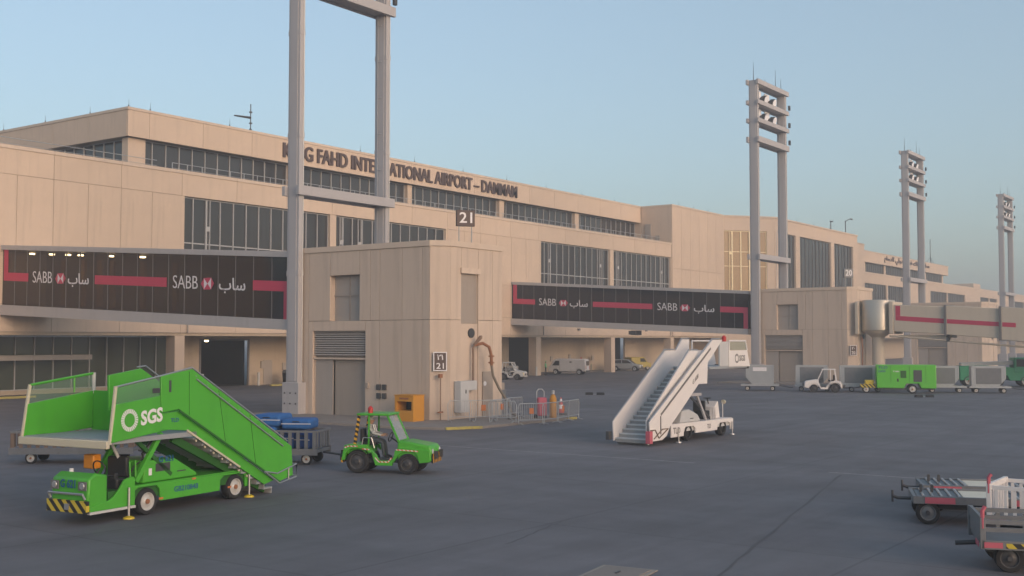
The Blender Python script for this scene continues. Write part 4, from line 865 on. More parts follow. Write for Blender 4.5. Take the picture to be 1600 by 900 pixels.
for yy in (.0, 1.2): MB().beam((1.0, yy, 1.95), (1.9, yy, .77), .08, .12).build('strut', 'steel_grey', V); MB().beam((.4, yy + .02, 1.9), (2.4, yy + .02, .8), .06, .09).build('strut', 'dark_metal', V)
MB().beam((.2, .6, 1.0), (1.2, .6, 2.2), .14, .14).build('hydraulic_ram', 'metal', V); B(.25, 1.3, -.1, 1.3, 1.88, 2.0).build('lift_frame', 'steel_grey', V)
MB().prism([(3.1, .77), (3.0, 1.3), (3.35, 1.55), (3.55, .77)], .1, .9, 'y').build('dashboard', 'white', V, .03); B(2.3, 2.7, .2, .8, .77, 1.15).build('seat', 'black', V, .04); B(2.2, 2.32, .2, .8, 1.1, 1.6).build('seat_back', 'black', V, .04)
MB().tube([(3.2, .5, 1.4), (3.05, .5, 1.65)], .03, 6).lathe([(.16, 1.66), (.18, 1.68), (.16, 1.70)], 16, Matrix.Translation((3.05, .5, 0))).build('steering_wheel', 'black', V); MB().lathe([(.1, 0), (.1, .1)], 12, Matrix.Translation((3.55, -.05, 1.5)), 'x').build('lamp', 'strip_beige', V); MB().tube([(3.5, -.05, .77), (3.5, -.05, 1.5)], .025, 6).build('lamp_post', 'white_grey', V)
for k in range(3): MB().tube([(2.2 + k * .25, -.1, .77), (2.2 + k * .25, -.1, 1.3)], .02, 5).build('rail_post', 'white', V)
for wx in (-.1, 3.25): wheel(V, wx, -.05, .36, .26, rm='white_grey'); wheel(V, wx, 1.5, .36, .26, rm='white_grey', side=-1)
for jx in (-1.2, 4.0): MB().tube([(jx, -.28, .06), (jx, -.28, .6)], .03, 6).lathe([(.13, 0), (.12, .05)], 12, Matrix.Translation((jx, -.28, 0))).build('jack', 'metal', V)
B(-3.7, -3.45, -.3, -.1, .12, .62).build('corner_guard', 'pink_red', V, .01); B(-3.75, -3.5, 1.6, 1.75, .2, .55).build('corner_guard', 'dark_metal', V, .01)
MB().tube([(-3.3, -.28, .3), (-2.6, -.28, .65), (-2.1, -.28, .65), (-2.9, -.28, .3), (-3.2, -.28, .65), (-3.6, -.28, .65)], .025, 5).build('foot_guard', 'brown_wood', V)
plate_text(V, 'TLD', -1.6, .38, -.241, .62, .26, -1, 'mullion_dark'); plate_text(V, 'TLD', 1.55, .42, -.241, .35, .2, -1, 'mullion_dark')

# ---- tow tractors
def tractor(loc, rz, label, m, haz=True, driver=False, roof=True):
    t = thing('tow_tractor', label, 'tow tractor', loc, rz)
    body = [(-.5, .42), (-.42, .82), (-.28, .92), (.38, .92), (.5, .62), (.62, .30), (1.12, .30), (1.28, .72), (1.35, .98), (1.60, 1.04), (2.42, .90), (2.46, .42), (2.1, .34), (2.02, .66), (1.9, .76), (1.5, .76), (1.36, .66), (1.2, .30), (.55, .30), (.44, .72), (.25, .84), (-.2, .84), (-.36, .74), (-.44, .42)]
    hood = [(1.32, .45), (1.32, 1.02), (1.55, 1.06), (2.40, .92), (2.47, .80), (2.47, .42)]
    sidepoly(t, 'hood', m, hood, -.52, .52, .05)
    for yy in (.46, -.58):   # wheel arches and side skirts
        sidepoly(t, 'front_wing', m, [(1.2, .34), (1.26, .74), (1.36, .84), (2.1, .80), (2.44, .74), (2.44, .40), (2.08, .36), (2.0, .62), (1.88, .71), (1.52, .71), (1.38, .60)], yy, yy + .12, .01)
        sidepoly(t, 'side_skirt', m, [(.42, .80), (.60, .26), (1.16, .26), (1.30, .78), (1.2, .50), (1.1, .42), (.72, .42), (.62, .6)], yy, yy + .12, .01)
        sidepoly(t, 'rear_wing', m, [(-.52, .42), (-.44, .80), (-.28, .94), (.34, .92), (.5, .70), (.42, .66), (.28, .80), (-.2, .80), (-.36, .66), (-.42, .42)], yy - (.0 if yy > 0 else .12), yy + (.24 if yy > 0 else .12), .015)
    B(-.42, 2.3, -.46, .46, .34, .42).build('chassis', 'dark_metal', t); B(-.48, .3, -.56, .56, .60, .90).build('rear_deck', m, t, .03); B(-.56, -.50, -.6, .6, .34, .74).build('rear_plate', 'haz_ob' if haz else m, t)
    MB().tube([(-.56, 0, .45), (-.78, 0, .42)], .05, 8).lathe([(.07, .36), (.07, .52)], 10, Matrix.Translation((-.75, 0, 0))).build('tow_hitch', 'dark_metal', t)
    B(2.471, 2.52, -.50, .50, .36, .66).build('bumper', 'haz_ob' if haz else 'white_grey', t); B(2.52, 2.62, -.36, -.24, .5, .74).build('buffer', 'dark_metal', t); B(2.52, 2.62, .24, .36, .5, .74).build('buffer', 'dark_metal', t)
    for yy in (-.4, .4): MB().lathe([(.07, 0), (.08, .02)], 12, Matrix.Translation((2.47, yy, .74)), 'x').build('headlight', 'letter_white', t)
    B(.1, .55, -.42, .0, .90, 1.02).build('seat', 'black', t, .03); B(.02, .14, -.42, .0, 1.0, 1.42).build('seat_back', 'black', t, .03); B(.1, .55, .08, .42, .9, 1.02).build('seat', 'black', t, .03); B(.02, .14, .08, .42, 1.0, 1.42).build('seat_back', 'black', t, .03)
    B(.52, 1.3, -.46, .46, .40, .44).build('floor', 'dark_metal', t)
    cols = [((-.12, .52, .92), (0.02, .50, 1.86)), ((-.12, -.52, .92), (.02, -.50, 1.86))]
    for a, b in cols: MB().beam(a, b, .08, .08).build('rear_post', 'haz_post' if haz else m, t)
    for yy in (-.5, .5): MB().beam((.35, yy, .92), (.36, yy, 1.86), .05, .05).build('centre_post', m, t)
    for yy in (-.5, .5): MB().beam((1.38, yy, 1.02), (.98, yy, 1.88), .06, .06).build('windscreen_post', m, t)
    MB().beam((1.38, -.5, 1.04), (1.38, .5, 1.04), .06, .06).build('windscreen_sill', m, t); MB().prism([(1.37, 1.06), (1.0, 1.84), (.985, 1.83), (1.355, 1.05)], -.46, .46, 'y').build('windscreen', 'clear_grey', t)
    B(-.05, 1.06, -.56, .56, 1.86, 1.93).build('roof', m, t, .02)
    if haz: MB().lathe([(.08, 0), (.085, .16), (.03, .22)], 12, Matrix.Translation((.3, -.2, 1.93))).build('beacon', 'red', t)
    MB().tube([(1.3, -.2, .95), (1.0, -.2, 1.15)], .025, 6).tube([(1.0 + .05 * math.sin(a), -.2 + .17 * math.cos(a), 1.16 + .15 * math.sin(a)) for a in [k * math.pi / 8 for k in range(17)]], .016, 5, cap=False).build('steering_wheel', 'black', t)
    MB().tube([(.15, -.6, .92), (.2, -.6, 1.15), (.48, -.6, 1.15), (.58, -.6, .82)], .02, 6).build('grab_rail', 'metal', t)
    if haz:
        for q in ([(-.40, .845), (-.28, .90), (.05, .90), (.05, .86), (-.26, .86), (-.37, .81)], [(.58, .50), (.72, .36), (1.05, .36), (1.18, .5), (1.14, .53), (1.03, .40), (.74, .40), (.61, .53)], [(1.30, .80), (2.05, .76), (2.05, .72), (1.30, .76)], [(.2, .82), (.45, .80), (.45, .76), (.2, .78)]):
            MB().prism(q, -.724 if q[0][0] < .0 or q[0][0] == .2 else -.586, -.585 if q[0][0] > 0 and q[0][0] != .2 else -.7201, 'y').build('warning_tape', 'haz_rw', t)
    for wx, r in ((0, .38), (1.70, .33)): wheel(t, wx, -.52, r, .26, rm='dark_metal', side=-1); wheel(t, wx, .52, r, .26, rm='dark_metal')
    return t
tractor((27.95, 25.98, 0), RAD(-66.6), 'bright green tow tractor with striped posts, a driver at the wheel', 'green')
HUM = dict(pelvis=(.32, 0, 1.10), spine=(.30, 0, 1.28), chest=(.32, 0, 1.46), neck=(.34, 0, 1.58), head0=(.36, 0, 1.64), head1=(.37, 0, 1.76),
           l_sho=(.33, .17, 1.50), l_elb=(.48, .22, 1.28), l_wri=(.72, .14, 1.24), l_hand=(.84, .10, 1.24), r_sho=(.33, -.17, 1.50), r_elb=(.50, -.22, 1.28), r_wri=(.74, -.14, 1.22), r_hand=(.86, -.10, 1.22),
           l_hip=(.36, .09, 1.09), l_kne=(.78, .12, 1.02), l_ank=(.86, .12, .56), l_toe=(1.04, .12, .50), r_hip=(.36, -.09, 1.09), r_kne=(.78, -.14, 1.0), r_ank=(.84, -.14, .56), r_toe=(1.02, -.14, .50))
HR = dict(pelvis=(.15, .13), spine=(.14, .11), chest=(.16, .12), neck=.06, head0=.085, head1=.09, l_sho=.07, l_elb=.05, l_wri=.035, l_hand=.035, r_sho=.07, r_elb=.05, r_wri=.035, r_hand=.035, l_hip=.09, l_kne=.065, l_ank=.045, l_toe=.04, r_hip=.09, r_kne=.065, r_ank=.045, r_toe=.04)
HE = [('pelvis', 'spine'), ('spine', 'chest'), ('chest', 'neck'), ('neck', 'head0'), ('head0', 'head1'), ('chest', 'l_sho'), ('l_sho', 'l_elb'), ('l_elb', 'l_wri'), ('l_wri', 'l_hand'), ('chest', 'r_sho'), ('r_sho', 'r_elb'), ('r_elb', 'r_wri'), ('r_wri', 'r_hand'), ('pelvis', 'l_hip'), ('l_hip', 'l_kne'), ('l_kne', 'l_ank'), ('l_ank', 'l_toe'), ('pelvis', 'r_hip'), ('r_hip', 'r_kne'), ('r_kne', 'r_ank'), ('r_ank', 'r_toe')]
def hmats(top, leg): 
    d = {k: top for k in ('pelvis', 'spine', 'chest', 'neck', 'l_sho', 'l_elb', 'l_wri', 'r_sho', 'r_elb', 'r_wri')}
    d.update({k: leg for k in ('l_hip', 'l_kne', 'l_ank', 'r_hip', 'r_kne', 'r_ank')}); d.update({k: 'black' for k in ('l_toe', 'r_toe')}); d.update({k: 'skin' for k in ('head0', 'head1', 'l_hand', 'r_hand')}); return d
def face(t, c, hair='hair', cap=None):
    MB().lathe([(.02, .10), (.06, .085), (.088, .04), (.092, .0), (.085, -.03)], 14, Matrix.Translation(Vector(c) + Vector((-.012, 0, .03)))).build('cap' if cap else 'hair', cap or hair, t)
    MB().prism([(.075, -.03), (.115, -.045), (.08, .015)], -.014, .014, 'y', Matrix.Translation(c)).build('nose', 'skin', t)
    for s in (-1, 1): MB().lathe([(.012, 0), (.014, .006)], 8, Matrix.Translation(Vector(c) + Vector((.078, s * .032, .0))), 'x').build('eye', 'black', t); MB().lathe([(.025, -.01), (.025, .01)], 8, Matrix.Translation(Vector(c) + Vector((0, s * .09, -.01))), 'y').build('ear', 'skin', t)
    MB().box(.072, .082, -.025, .025, -.062, -.052, Matrix.Translation(c)).build('mouth', 'rust', t)
def fingers(t, hand, d, m='skin'):
    h = Vector(hand); d = Vector(d).normalized()
    for k, l in enumerate((.05, .06, .055, .042)):
        o = h + Vector((0, (k - 1.5) * .018, .01)); MB().tube([o, o + d * l * .6, o + d * l * .9 + Vector((0, 0, -.025)), o + d * l * .7 + Vector((0, 0, -.05))], .009, 6).build('finger', m, t)
    MB().tube([h + Vector((-.02, .035, 0)), h + Vector((.02, .05, .0)), h + Vector((.035, .03, -.02))], .010, 6).build('thumb', m, t)
H2 = {k: (v[0] - .02, v[1] - .21, v[2]) for k, v in HUM.items()}
D = person('person', 'seated driver in a grey uniform steering the green tow tractor', (27.95, 25.98, 0), RAD(-66.6), H2, HR, HE, hmats('cloth_grey', 'cloth_dark'))
face(D, (.345, -.21, 1.705), cap='cloth_grey'); fingers(D, H2['l_hand'], (1, 0, -.2)); fingers(D, H2['r_hand'], (1, 0, -.2))
for s in (-.08, .08): MB().tube([(.44 - .02, -.21 + s, 1.56), (.47, -.21 + s, 1.42), (.45, -.21 + s, 1.2)], .018, 5).build('reflective_strip', 'reflect', D)
STD = dict(pelvis=(0, 0, .95), spine=(0, 0, 1.12), chest=(0, 0, 1.33), neck=(0, 0, 1.49), head0=(.01, 0, 1.57), head1=(.02, 0, 1.69), l_sho=(0, .18, 1.41), l_elb=(.02, .24, 1.14), l_wri=(.14, .2, .95), l_hand=(.18, .18, .88), r_sho=(0, -.18, 1.41), r_elb=(.0, -.24, 1.14), r_wri=(.10, -.22, .93), r_hand=(.14, -.2, .86),
           l_hip=(0, .10, .92), l_kne=(.05, .11, .50), l_ank=(.02, .11, .09), l_toe=(.17, .12, .045), r_hip=(0, -.10, .92), r_kne=(-.0, -.11, .50), r_ank=(-.06, -.11, .09), r_toe=(.1, -.12, .045))
def stander(lab, x, y, rz, top, leg, cap=None):
    p = person('person', lab, (x, y, 0), rz, STD, HR, HE, hmats(top, leg)); face(p, (.015, 0, 1.635), cap=cap); fingers(p, STD['l_hand'], (.3, 0, -1)); fingers(p, STD['r_hand'], (.3, 0, -1)); return p
stander('standing person in a pale green hi-vis jacket at the front of the white van', 118.2, 79.3, RAD(-60), 'cloth_hivis', 'cloth_dark', 'cloth_hivis')
stander('standing person in tan clothes between the white van and the silver car', 133.0, 82.6, RAD(-120), 'cloth_tan', 'cloth_dark')
# ---- containers on dollies in the row by the second gate; local x along the row
ROW = math.atan2(-.93, .37)
def rowpt(k, off=0.0):     # k metres along the row, off metres towards the camera
    L = math.hypot(.37, .93); ux, uy = .37 / L, -.93 / L
    return (92.5 + ux * k - off * .93, 40.5 + uy * k - off * .37, 0)
def dolly(k, off, label, L=3.2, m='galv'):
    d = thing('container_dolly', label, 'dolly', rowpt(k, off), ROW, 'dollies in the row by the second gate')
    B(-L / 2, L / 2, -.85, -.75, .42, .56).build('side_rail', m, d); B(-L / 2, L / 2, .75, .85, .42, .56).build('side_rail', m, d); B(-L / 2, L / 2, -.745, .745, .46, .52).build('deck', 'cart_grey', d)
    rl = MB().tube([(0, -.74, .55), (0, .74, .55)], .035, 6).mesh('roller', 'metal')
    for j in range(7): link('roller', rl, d, (-L / 2 + .25 + j * (L - .5) / 6, 0, 0))
    MB().tube([(L / 2, 0, .45), (L / 2 + .9, 0, .28), (L / 2 + 1.15, 0, .3)], .04, 6).build('tow_bar', 'dark_metal', d)
    for wx in (-L * .33, L * .33): wheel(d, wx, -.62, .2, .12, side=-1); wheel(d, wx, .62, .2, .12)
    return d
def container(k, off, label, L=2.0, flip=1, opened=False):
    c = thing('cargo_container', label, 'container', rowpt(k, off)[:2] + (.585,), ROW, 'grey cargo containers')
    f = flip; prof = [(-.78 * f, 0), (.78 * f, 0), (1.0 * f * L / 2 + .0, .5), (f * L / 2, 1.6), (-.78 * f, 1.6)]
    h = L / 2; prof = [(-h * f, 0), (h * .62 * f, 0), (h * f, .55), (h * f, 1.6), (-h * f, 1.6)]
    MB().prism(prof, -.74, .74, 'y').build('shell', 'container', c, .02)
    for (x0, x1) in ((-h - .02, -h + .07), (h - .07, h + .02)): B(x0 if f > 0 else x0, x1, -.765, -.741, .56 if (x1 > 0) == (f > 0) else 0, 1.6).build('corner_post', 'galv', c)
    B(-h, h, -.765, -.741, 1.52, 1.62).build('top_rail', 'galv', c); B(-h, h * .6, -.765, -.741, -.01, .07).build('base_rail', 'galv', c) if f > 0 else B(-h * .6, h, -.765, -.741, -.01, .07).build('base_rail', 'galv', c)
    if opened: B(-h * .75, h * .75, -.762, -.741, .15, 1.45).build('curtain', 'cart_grey', c)
    else: B(-h * .5, h * .5, -.75, -.741, 1.1, 1.42).build('marking_plate', 'letter_white', c)
    return c
dolly(.6, 0, 'low dolly at the left end of the container row by the white stairs'); container(.6, 0, 'grey container with pale marking plate at the left end of the row', 2.3, -1)
dolly(5.1, 0, 'low dolly behind the white tow tractor'); container(4.9, 0, 'grey container with curtain left behind the white tow tractor', 2.6, 1, True)
dolly(9.2, 0, 'low dolly between the white tractor and the green power unit'); container(8.7, 0, 'grey container with curtain right of the white tow tractor', 3.0, 1, True)
dolly(15.6, 0, 'low pale dolly just right of the green power unit'); container(15.5, 0, 'grey container with angled side right of the green power unit', 2.2, 1, True)
dolly(19.0, 0, 'low pale dolly at the right end of the container row'); container(18.9, 0, 'grey open-front container at the right end of the row', 2.6, 1, True)
container(11.6, -3.2, 'grey container standing behind the green power unit', 2.4, 1)
tractor(rowpt(6.75, 2.0), ROW + math.pi, 'white tow tractor parked in front of the containers', 'white', haz=False)
# ---- green ground power unit
U = thing('ground_power_unit', 'bright green box-shaped ground power unit on wheels beside the containers', 'power unit', rowpt(12.3, 2.2), ROW)
sidepoly(U, 'housing', 'green_gpu', [(-2.3, .42), (-2.3, 2.32), (2.3, 2.32), (2.3, .42), (1.15, .42), (.95, .80), (.0, .80), (-.2, .42)], -.85, .85, .05)
for (a, b, z0, z1, mm) in ((-.45, .0, 1.25, 1.85, 'green_dark'), (.55, 1.2, .95, 1.9, 'dark_metal')): B(a, b, -.865, -.851, z0, z1).build('grille', mm, U)
B(-.72, -.6, -.866, -.851, .95, 1.2).build('lock', 'black', U)
for x in (-1.2, .25, 1.5): B(x - .01, x + .01, -.857, -.851, .85, 2.25).build('door_seam', 'green_dark', U)
plate_text(U, 'TLD', -2.2, 2.0, -.852, .75, .22, -1, 'blue_text', 'maker_lettering'); plate_text(U, '2400', -2.2, 1.7, -.852, .6, .18, -1, 'blue_text', 'maker_lettering'); plate_text(U, 'T180', -1.05, 1.72, -.858, .5, .12, -1, 'letter_white', 'maker_lettering')
B(-2.2, 2.2, -.7, .7, .3, .42).build('chassis', 'dark_metal', U); B(-3.55, -2.32, -.6, .6, .50, .62).build('drawbar_deck', 'dark_metal', U); B(-3.56, -2.34, -.64, -.605, .44, .74).build('hazard_plate', 'haz_yb_x', U); B(-3.2, -2.5, -.5, .5, .63, 1.05).build('cable_tray', 'yellow', U, .05)
MB().tube([(-3.4, 0, .5), (-4.2, 0, .35)], .05, 6).build('tow_bar', 'dark_metal', U)
wheel(U, .48, -.72, .36, .24, side=-1); wheel(U, .48, .72, .36, .24); wheel(U, -3.1, -.5, .3, .18, side=-1); wheel(U, -3.1, .5, .3, .18)
# ---- teal green belt loader / truck at far right
t = thing('belt_loader', 'dark green belt loader with pale conveyor at the right edge of the apron', 'belt loader', (114.5, 25.6, 0), RAD(-66))
sidepoly(t, 'body', 'green_teal', [(-3.4, .55), (-3.4, 1.9), (-1.2, 1.95), (2.2, 1.7), (3.4, 1.45), (3.4, .55), (1.0, .55), (.8, 1.0), (.3, 1.25), (-.3, 1.25), (-.8, 1.0), (-1.0, .55)], -1.0, 1.0, .05)
MB().beam((-3.2, 0, 2.0), (4.2, 0, 2.35), 1.2, .35).build('conveyor', 'white_grey', t); B(1.4, 2.9, -1.03, 1.03, 1.3, 2.7).build('cab', 'green_teal', t, .06); B(1.6, 2.7, -1.045, -1.031, 1.85, 2.55).build('cab_window', 'glass_dark', t)
for wx in (0.0, 2.4, -2.6): wheel(t, wx, -.85, .5, .3, side=-1); wheel(t, wx, .85, .5, .3)
# ---- luggage dolly with blue bags
def cage_dolly(loc, rz, label, L, W, m, slat_m, h=.62, group=None):
    d = thing('baggage_dolly', label, 'dolly', loc, rz, group)
    B(-L / 2, L / 2, -W / 2, W / 2, .42, .52).build('deck', m, d); B(-L / 2 - .04, L / 2 + .04, -W / 2 - .03, -W / 2 - .001, .34, .56).build('edge_rail', m, d); B(-L / 2 - .04, L / 2 + .04, W / 2 + .001, W / 2 + .03, .34, .56).build('edge_rail', m, d)
    ns = max(4, round(L / .28)); sm = B(-.06, .06, -.02, .02, .57, .57 + h).mesh('slat', slat_m); sx = B(-.02, .02, -.06, .06, .57, .57 + h).mesh('slat', slat_m)
    for j in range(ns):
        for yy in (-W / 2, W / 2): link('slat', sm, d, (-L / 2 + .08 + j * (L - .16) / (ns - 1), yy, 0))
    for j in range(5):
        for xx in (-L / 2, L / 2): link('slat', sx, d, (xx, -W / 2 + .12 + j * (W - .24) / 4, 0))
    for yy in (-W / 2, W / 2): B(-L / 2 - .03, L / 2 + .03, yy - .035, yy + .035, .57 + h, .64 + h).build('top_rail', m, d)
    for xx in (-L / 2, L / 2): B(xx - .034, xx + .034, -W / 2 + .036, W / 2 - .036, .57 + h, .639 + h).build('top_rail', m, d)
    MB().tube([(L / 2, 0, .4), (L / 2 + .8, 0, .3)], .04, 6).build('tow_bar', 'dark_metal', d)
    for wx in (-L * .34, L * .34): wheel(d, wx, -W / 2 + .16, .2, .12, side=-1); wheel(d, wx, W / 2 - .16, .2, .12)
    return d
bd = (28.35, 29.9)
cage_dolly((bd[0], bd[1], 0), RAD(-64), 'grey slatted luggage dolly loaded with blue bags beside the green stairs', 2.5, 1.45, 'cart_grey', 'cart_grey', .55)
cs, sn = math.cos(RAD(-64)), math.sin(RAD(-64))
for i, (lx, ly, w, l, hh, z, mm, lab) in enumerate(((-.72, 0, .95, 1.25, .78, .52, 'blue_bag', 'large blue bag at the back of the luggage dolly'), (.05, .1, .6, 1.1, .68, .52, 'blue_bag_dark', 'dark blue bag in the middle of the luggage dolly'), (.7, 0, .6, 1.0, .6, .52, 'blue_bag_dark', 'dark blue bag at the front of the luggage dolly'), (-.6, .0, 1.0, 1.2, .42, 1.30, 'blue_bag', 'flat blue bag lying highest on the luggage pile'), (.42, -.05, 1.05, 1.15, .36, 1.21, 'blue_bag', 'blue bag with white piping on top at the front of the luggage pile'))):
    t = thing('luggage_bag', lab, 'bag', (bd[0] + lx * cs - ly * sn, bd[1] + lx * sn + ly * cs, z), RAD(-64 + random.uniform(-8, 8)), 'blue bags on the luggage dolly')
    B(-w / 2, w / 2, -l / 2, l / 2, 0, hh).build('body', mm, t, .10); MB().tube([(-w / 2, -l / 2 - .005, hh * .55), (w / 2, -l / 2 - .005, hh * .55)], .014, 5).build('piping', 'letter_white', t); MB().tube([(-.12, -l / 2, hh * .7), (-.1, -l / 2 - .06, hh * .78), (.1, -l / 2 - .06, hh * .78), (.12, -l / 2, hh * .7)], .015, 5).build('handle', 'black', t)
cage_dolly((24.2, 36.2, 0), RAD(-52), 'brown slatted luggage dolly seen under the platform of the green stairs', 4.2, 1.5, 'cart_grey', 'brown_wood', .5)
# ---- flat pallet dollies and cage cart, right foreground
def pallet_dolly(loc, rz, label, L=3.3, W=1.9):
    d = thing('pallet_dolly', label, 'dolly', loc, rz, 'flat pallet dollies')
    for yy in (-W / 2, W / 2 - .09): B(-L / 2, L / 2, yy, yy + .09, .48, .66).build('side_rail', 'cart_grey', d, .01)
    for xx in (-L / 2, L / 2 - .09): B(xx, xx + .09, -W / 2 + .09, W / 2 - .09, .48, .64).build('end_rail', 'cart_grey', d, .01)
    w3 = (L - .2) / 3
    for k, mm in enumerate(('cart_grey', 'cream', 'cart_grey')):
        B(-L / 2 + .1 + k * w3 + .01, -L / 2 + .1 + (k + 1) * w3 - .01, -W / 2 + .1, W / 2 - .1, .55, .62).build('deck_plate', mm, d)
        if mm == 'cart_grey':
            rl = MB().tube([(0, -W / 2 + .12, .645), (0, W / 2 - .12, .645)], .03, 6).mesh('roller', 'metal')
            for j in range(5): link('roller', rl, d, (-L / 2 + .25 + k * w3 + j * .2, 0, 0))
    for a, b in ((-L * .42, -L * .22), (L * .17, L * .37)): B(a, b, -W / 2 - .02, -W / 2 - .001, .50, .64).build('red_reflector', 'pink_red', d)
    B(L * .38, L * .48, -W / 2 - .02, -W / 2 - .001, .48, .66).build('number_plate', 'letter_white', d)
    B(-L * .4, L * .45, -.3, .3, .30, .46).build('frame_beam', 'dark_metal', d); B(L * .2, L * .55, -W / 2 + .05, -W / 2 + .25, .22, .32).build('pedal', 'yellow', d)
    for xx in (-L / 2 + .2, -L / 2 + .45): B(xx, xx + .06, -.05, .05, .66, .84).build('stop_lug', 'dark_metal', d)
    MB().tube([(-L / 2, 0, .5), (-L / 2 - .3, 0, .5), (-L / 2 - .42, 0, .55)], .045, 6).tube([(-L / 2 - .42, 0, .4), (-L / 2 - .42, 0, .68)], .03, 6).build('tow_bar', 'dark_metal', d)
    for wx in (-L * .40, L * .36): wheel(d, wx, -W / 2 + .16, .27, .18, rm='cart_grey', side=-1); wheel(d, wx, W / 2 - .16, .27, .18, rm='cart_grey')
    return d
pallet_dolly((28.75, 6.75, 0), RAD(-70), 'flat pallet dolly with beige middle plate and red reflectors, right foreground', 3.3, 1.7)
pallet_dolly((31.0, 7.2, 0), RAD(-68), 'second flat dolly just behind the one with red reflectors', 3.3, 1.7)
def cage_cart(loc, rz, label, L, W, H, m, solid_end=True, dz=0.0):
    d = thing('cage_cart', label, 'cart', loc, rz)
    B(-L / 2, L / 2, -W / 2, W / 2, .50, .58).build('deck', 'cart_grey', d); B(-L / 2 - .02, L / 2 + .02, -W / 2 - .05, -W / 2 - .001, .44, .60).build('side_sill', 'cart_grey', d)
    for sx in (-1, 1):
        for sy in (-1, 1): B(sx * L / 2 - .05, sx * L / 2 + .05, sy * W / 2 - .05, sy * W / 2 + .05, .44, H).build('corner_post', m, d, .01)
    for z in ((H - .08, (H + .58) / 2) if solid_end else (H - .08,)): 
        for sy in (-1, 1): B(-L / 2 + .051, L / 2 - .051, sy * W / 2 - .03, sy * W / 2 + .03, z - .04, z + .04).build('side_rail', m, d)
    if solid_end:
        for sx in (-1, 1): B(sx * L / 2 - .02, sx * L / 2 + .02, -W / 2 + .051, W / 2 - .051, .585, H - .2).build('end_panel', m, d); B(sx * L / 2 - .03, sx * L / 2 + .03, -W / 2 + .051, W / 2 - .051, H - .19, H).build('end_rail', m, d)
        for k in range(5): B(-L / 2 + (k + 1) * L / 6 - .04, -L / 2 + (k + 1) * L / 6 + .04, W / 2 - .025, W / 2 + .025, .585, H - .13).build('side_post', m, d)
    else:
        bm_ = B(-.02, .02, -.032, .032, .585, H - .13).mesh('bar', m)
        for k in range(9):
            link('bar', bm_, d, (-L / 2, -W / 2 + .15 + k * (W - .3) / 8, 0))
        bm2 = B(-.032, .032, -.02, .02, .585, H - .13).mesh('bar', m)
        for k in range(14): link('bar', bm2, d, (-L / 2 + .15 + k * (L - .3) / 13, W / 2, 0)); link('bar', bm2, d, (-L / 2 + .15 + k * (L - .3) / 13, -W / 2, 0))
        B(-L / 2 - .03, -L / 2 + .03, -W / 2 + .051, W / 2 - .051, H - .12, H).build('end_rail', m, d)
    B(-L / 2 - .06, -L / 2 - .051, -W / 2 + .1, -W / 2 + .5, .46, .56).build('red_reflector', 'pink_red', d); B(-L / 2 + .4, -L / 2 + .9, -W / 2 - .06, -W / 2 - .051, .47, .56).build('chevron_plate', 'haz_yb_x', d); B(-L / 2 + .02, -L / 2 + .34, -W / 2 - .06, -W / 2 - .051, .47, .57).build('red_reflector', 'pink_red', d)
    B(-L / 2 + .1, L / 2 - .1, -W / 2 + .2, W / 2 - .2, .36, .495).build('chassis', 'dark_metal', d); MB().tube([(-L / 2, -W / 2 - .02, H - .2), (-L / 2, -W / 2 - .02, H + .12), (-L / 2 + .05, -W / 2, H + .2)], .04, 6).build('latch_handle', 'pink_red', d)
    MB().tube([(-L / 2, -.1, .45), (-L / 2 - .4, -.1, .42)], .05, 6).build('tow_bar', 'dark_metal', d)
    for wx in (-L * .34, L * .34): wheel(d, wx, -W / 2 + .2, .26, .2, rm='dark_metal', side=-1); wheel(d, wx, W / 2 - .2, .26, .2, rm='dark_metal')
    return d
cage_cart((23.75, 4.2, 0), RAD(-69), 'grey open-sided luggage cart cut off by the right edge, nearest the camera', 3.0, 1.6, 1.02, 'cart_grey')
cage_cart((26.4, 4.62, 0), RAD(-90), 'white barred cage cart behind the nearest grey cart at the right edge', 2.6, 1.5, 1.28, 'white', False)
# ---- small things round the first gate
t = thing('metal_bin', 'orange metal box with a dark opening standing against the nearest gate building', 'box', (45.35, 38.95, .13), RAD(-88))
# local x to the right seen from the front, -y towards the viewer
MB().box(-.62, .62, -.45, .45, 0, .55).box(-.62, -.5, -.45, .45, .551, 1.02).box(.5, .62, -.45, .45, .551, 1.02).box(-.62, .62, -.45, .45, 1.021, 1.32).box(-.499, .499, .40, .45, .551, 1.02).build('body', 'orange', t); B(-.495, .495, .37, .399, .555, 1.015).build('opening_shade', 'void_shade', t); B(-.3, .3, -.46, -.451, 1.12, 1.22).build('label_plate', 'rust', t); B(-.66, .66, -.49, .49, 1.321, 1.36).build('lid', 'orange', t, .01)  # near-black sheet at the back carries the shade of the opening
def barrier(x, y, rz, label, sign=False, tilt=0.0):
    b = thing('crowd_barrier', label, 'barrier', (x, y, .13 if y > 34 and x < 53 else 0), rz, 'steel crowd barriers round the hose'); b.rotation_euler = (tilt, 0, rz)
    MB().tube([(-.72, 0, .05), (-.75, 0, .9), (-.66, 0, 1.08), (.66, 0, 1.08), (.75, 0, .9), (.72, 0, .05)], .022, 8).build('frame', 'galv', b)
    MB().tube([(-.74, 0, .25), (.74, 0, .25)], .018, 6).build('lower_rail', 'galv', b)
    bm_ = MB().tube([(0, 0, .25), (0, 0, 1.08)], .010, 5).mesh('bar', 'galv')
    for k in range(11): link('bar', bm_, b, (-.62 + k * .124, 0, 0))
    for s in (-.6, .6): MB().tube([(s, -.28, .02), (s, 0, .08), (s, .28, .02)], .02, 6).build('foot', 'galv', b)
    if sign: B(-.12, .12, -.03, -.012, .55, .85).build('orange_plate', 'orange_bright', b)
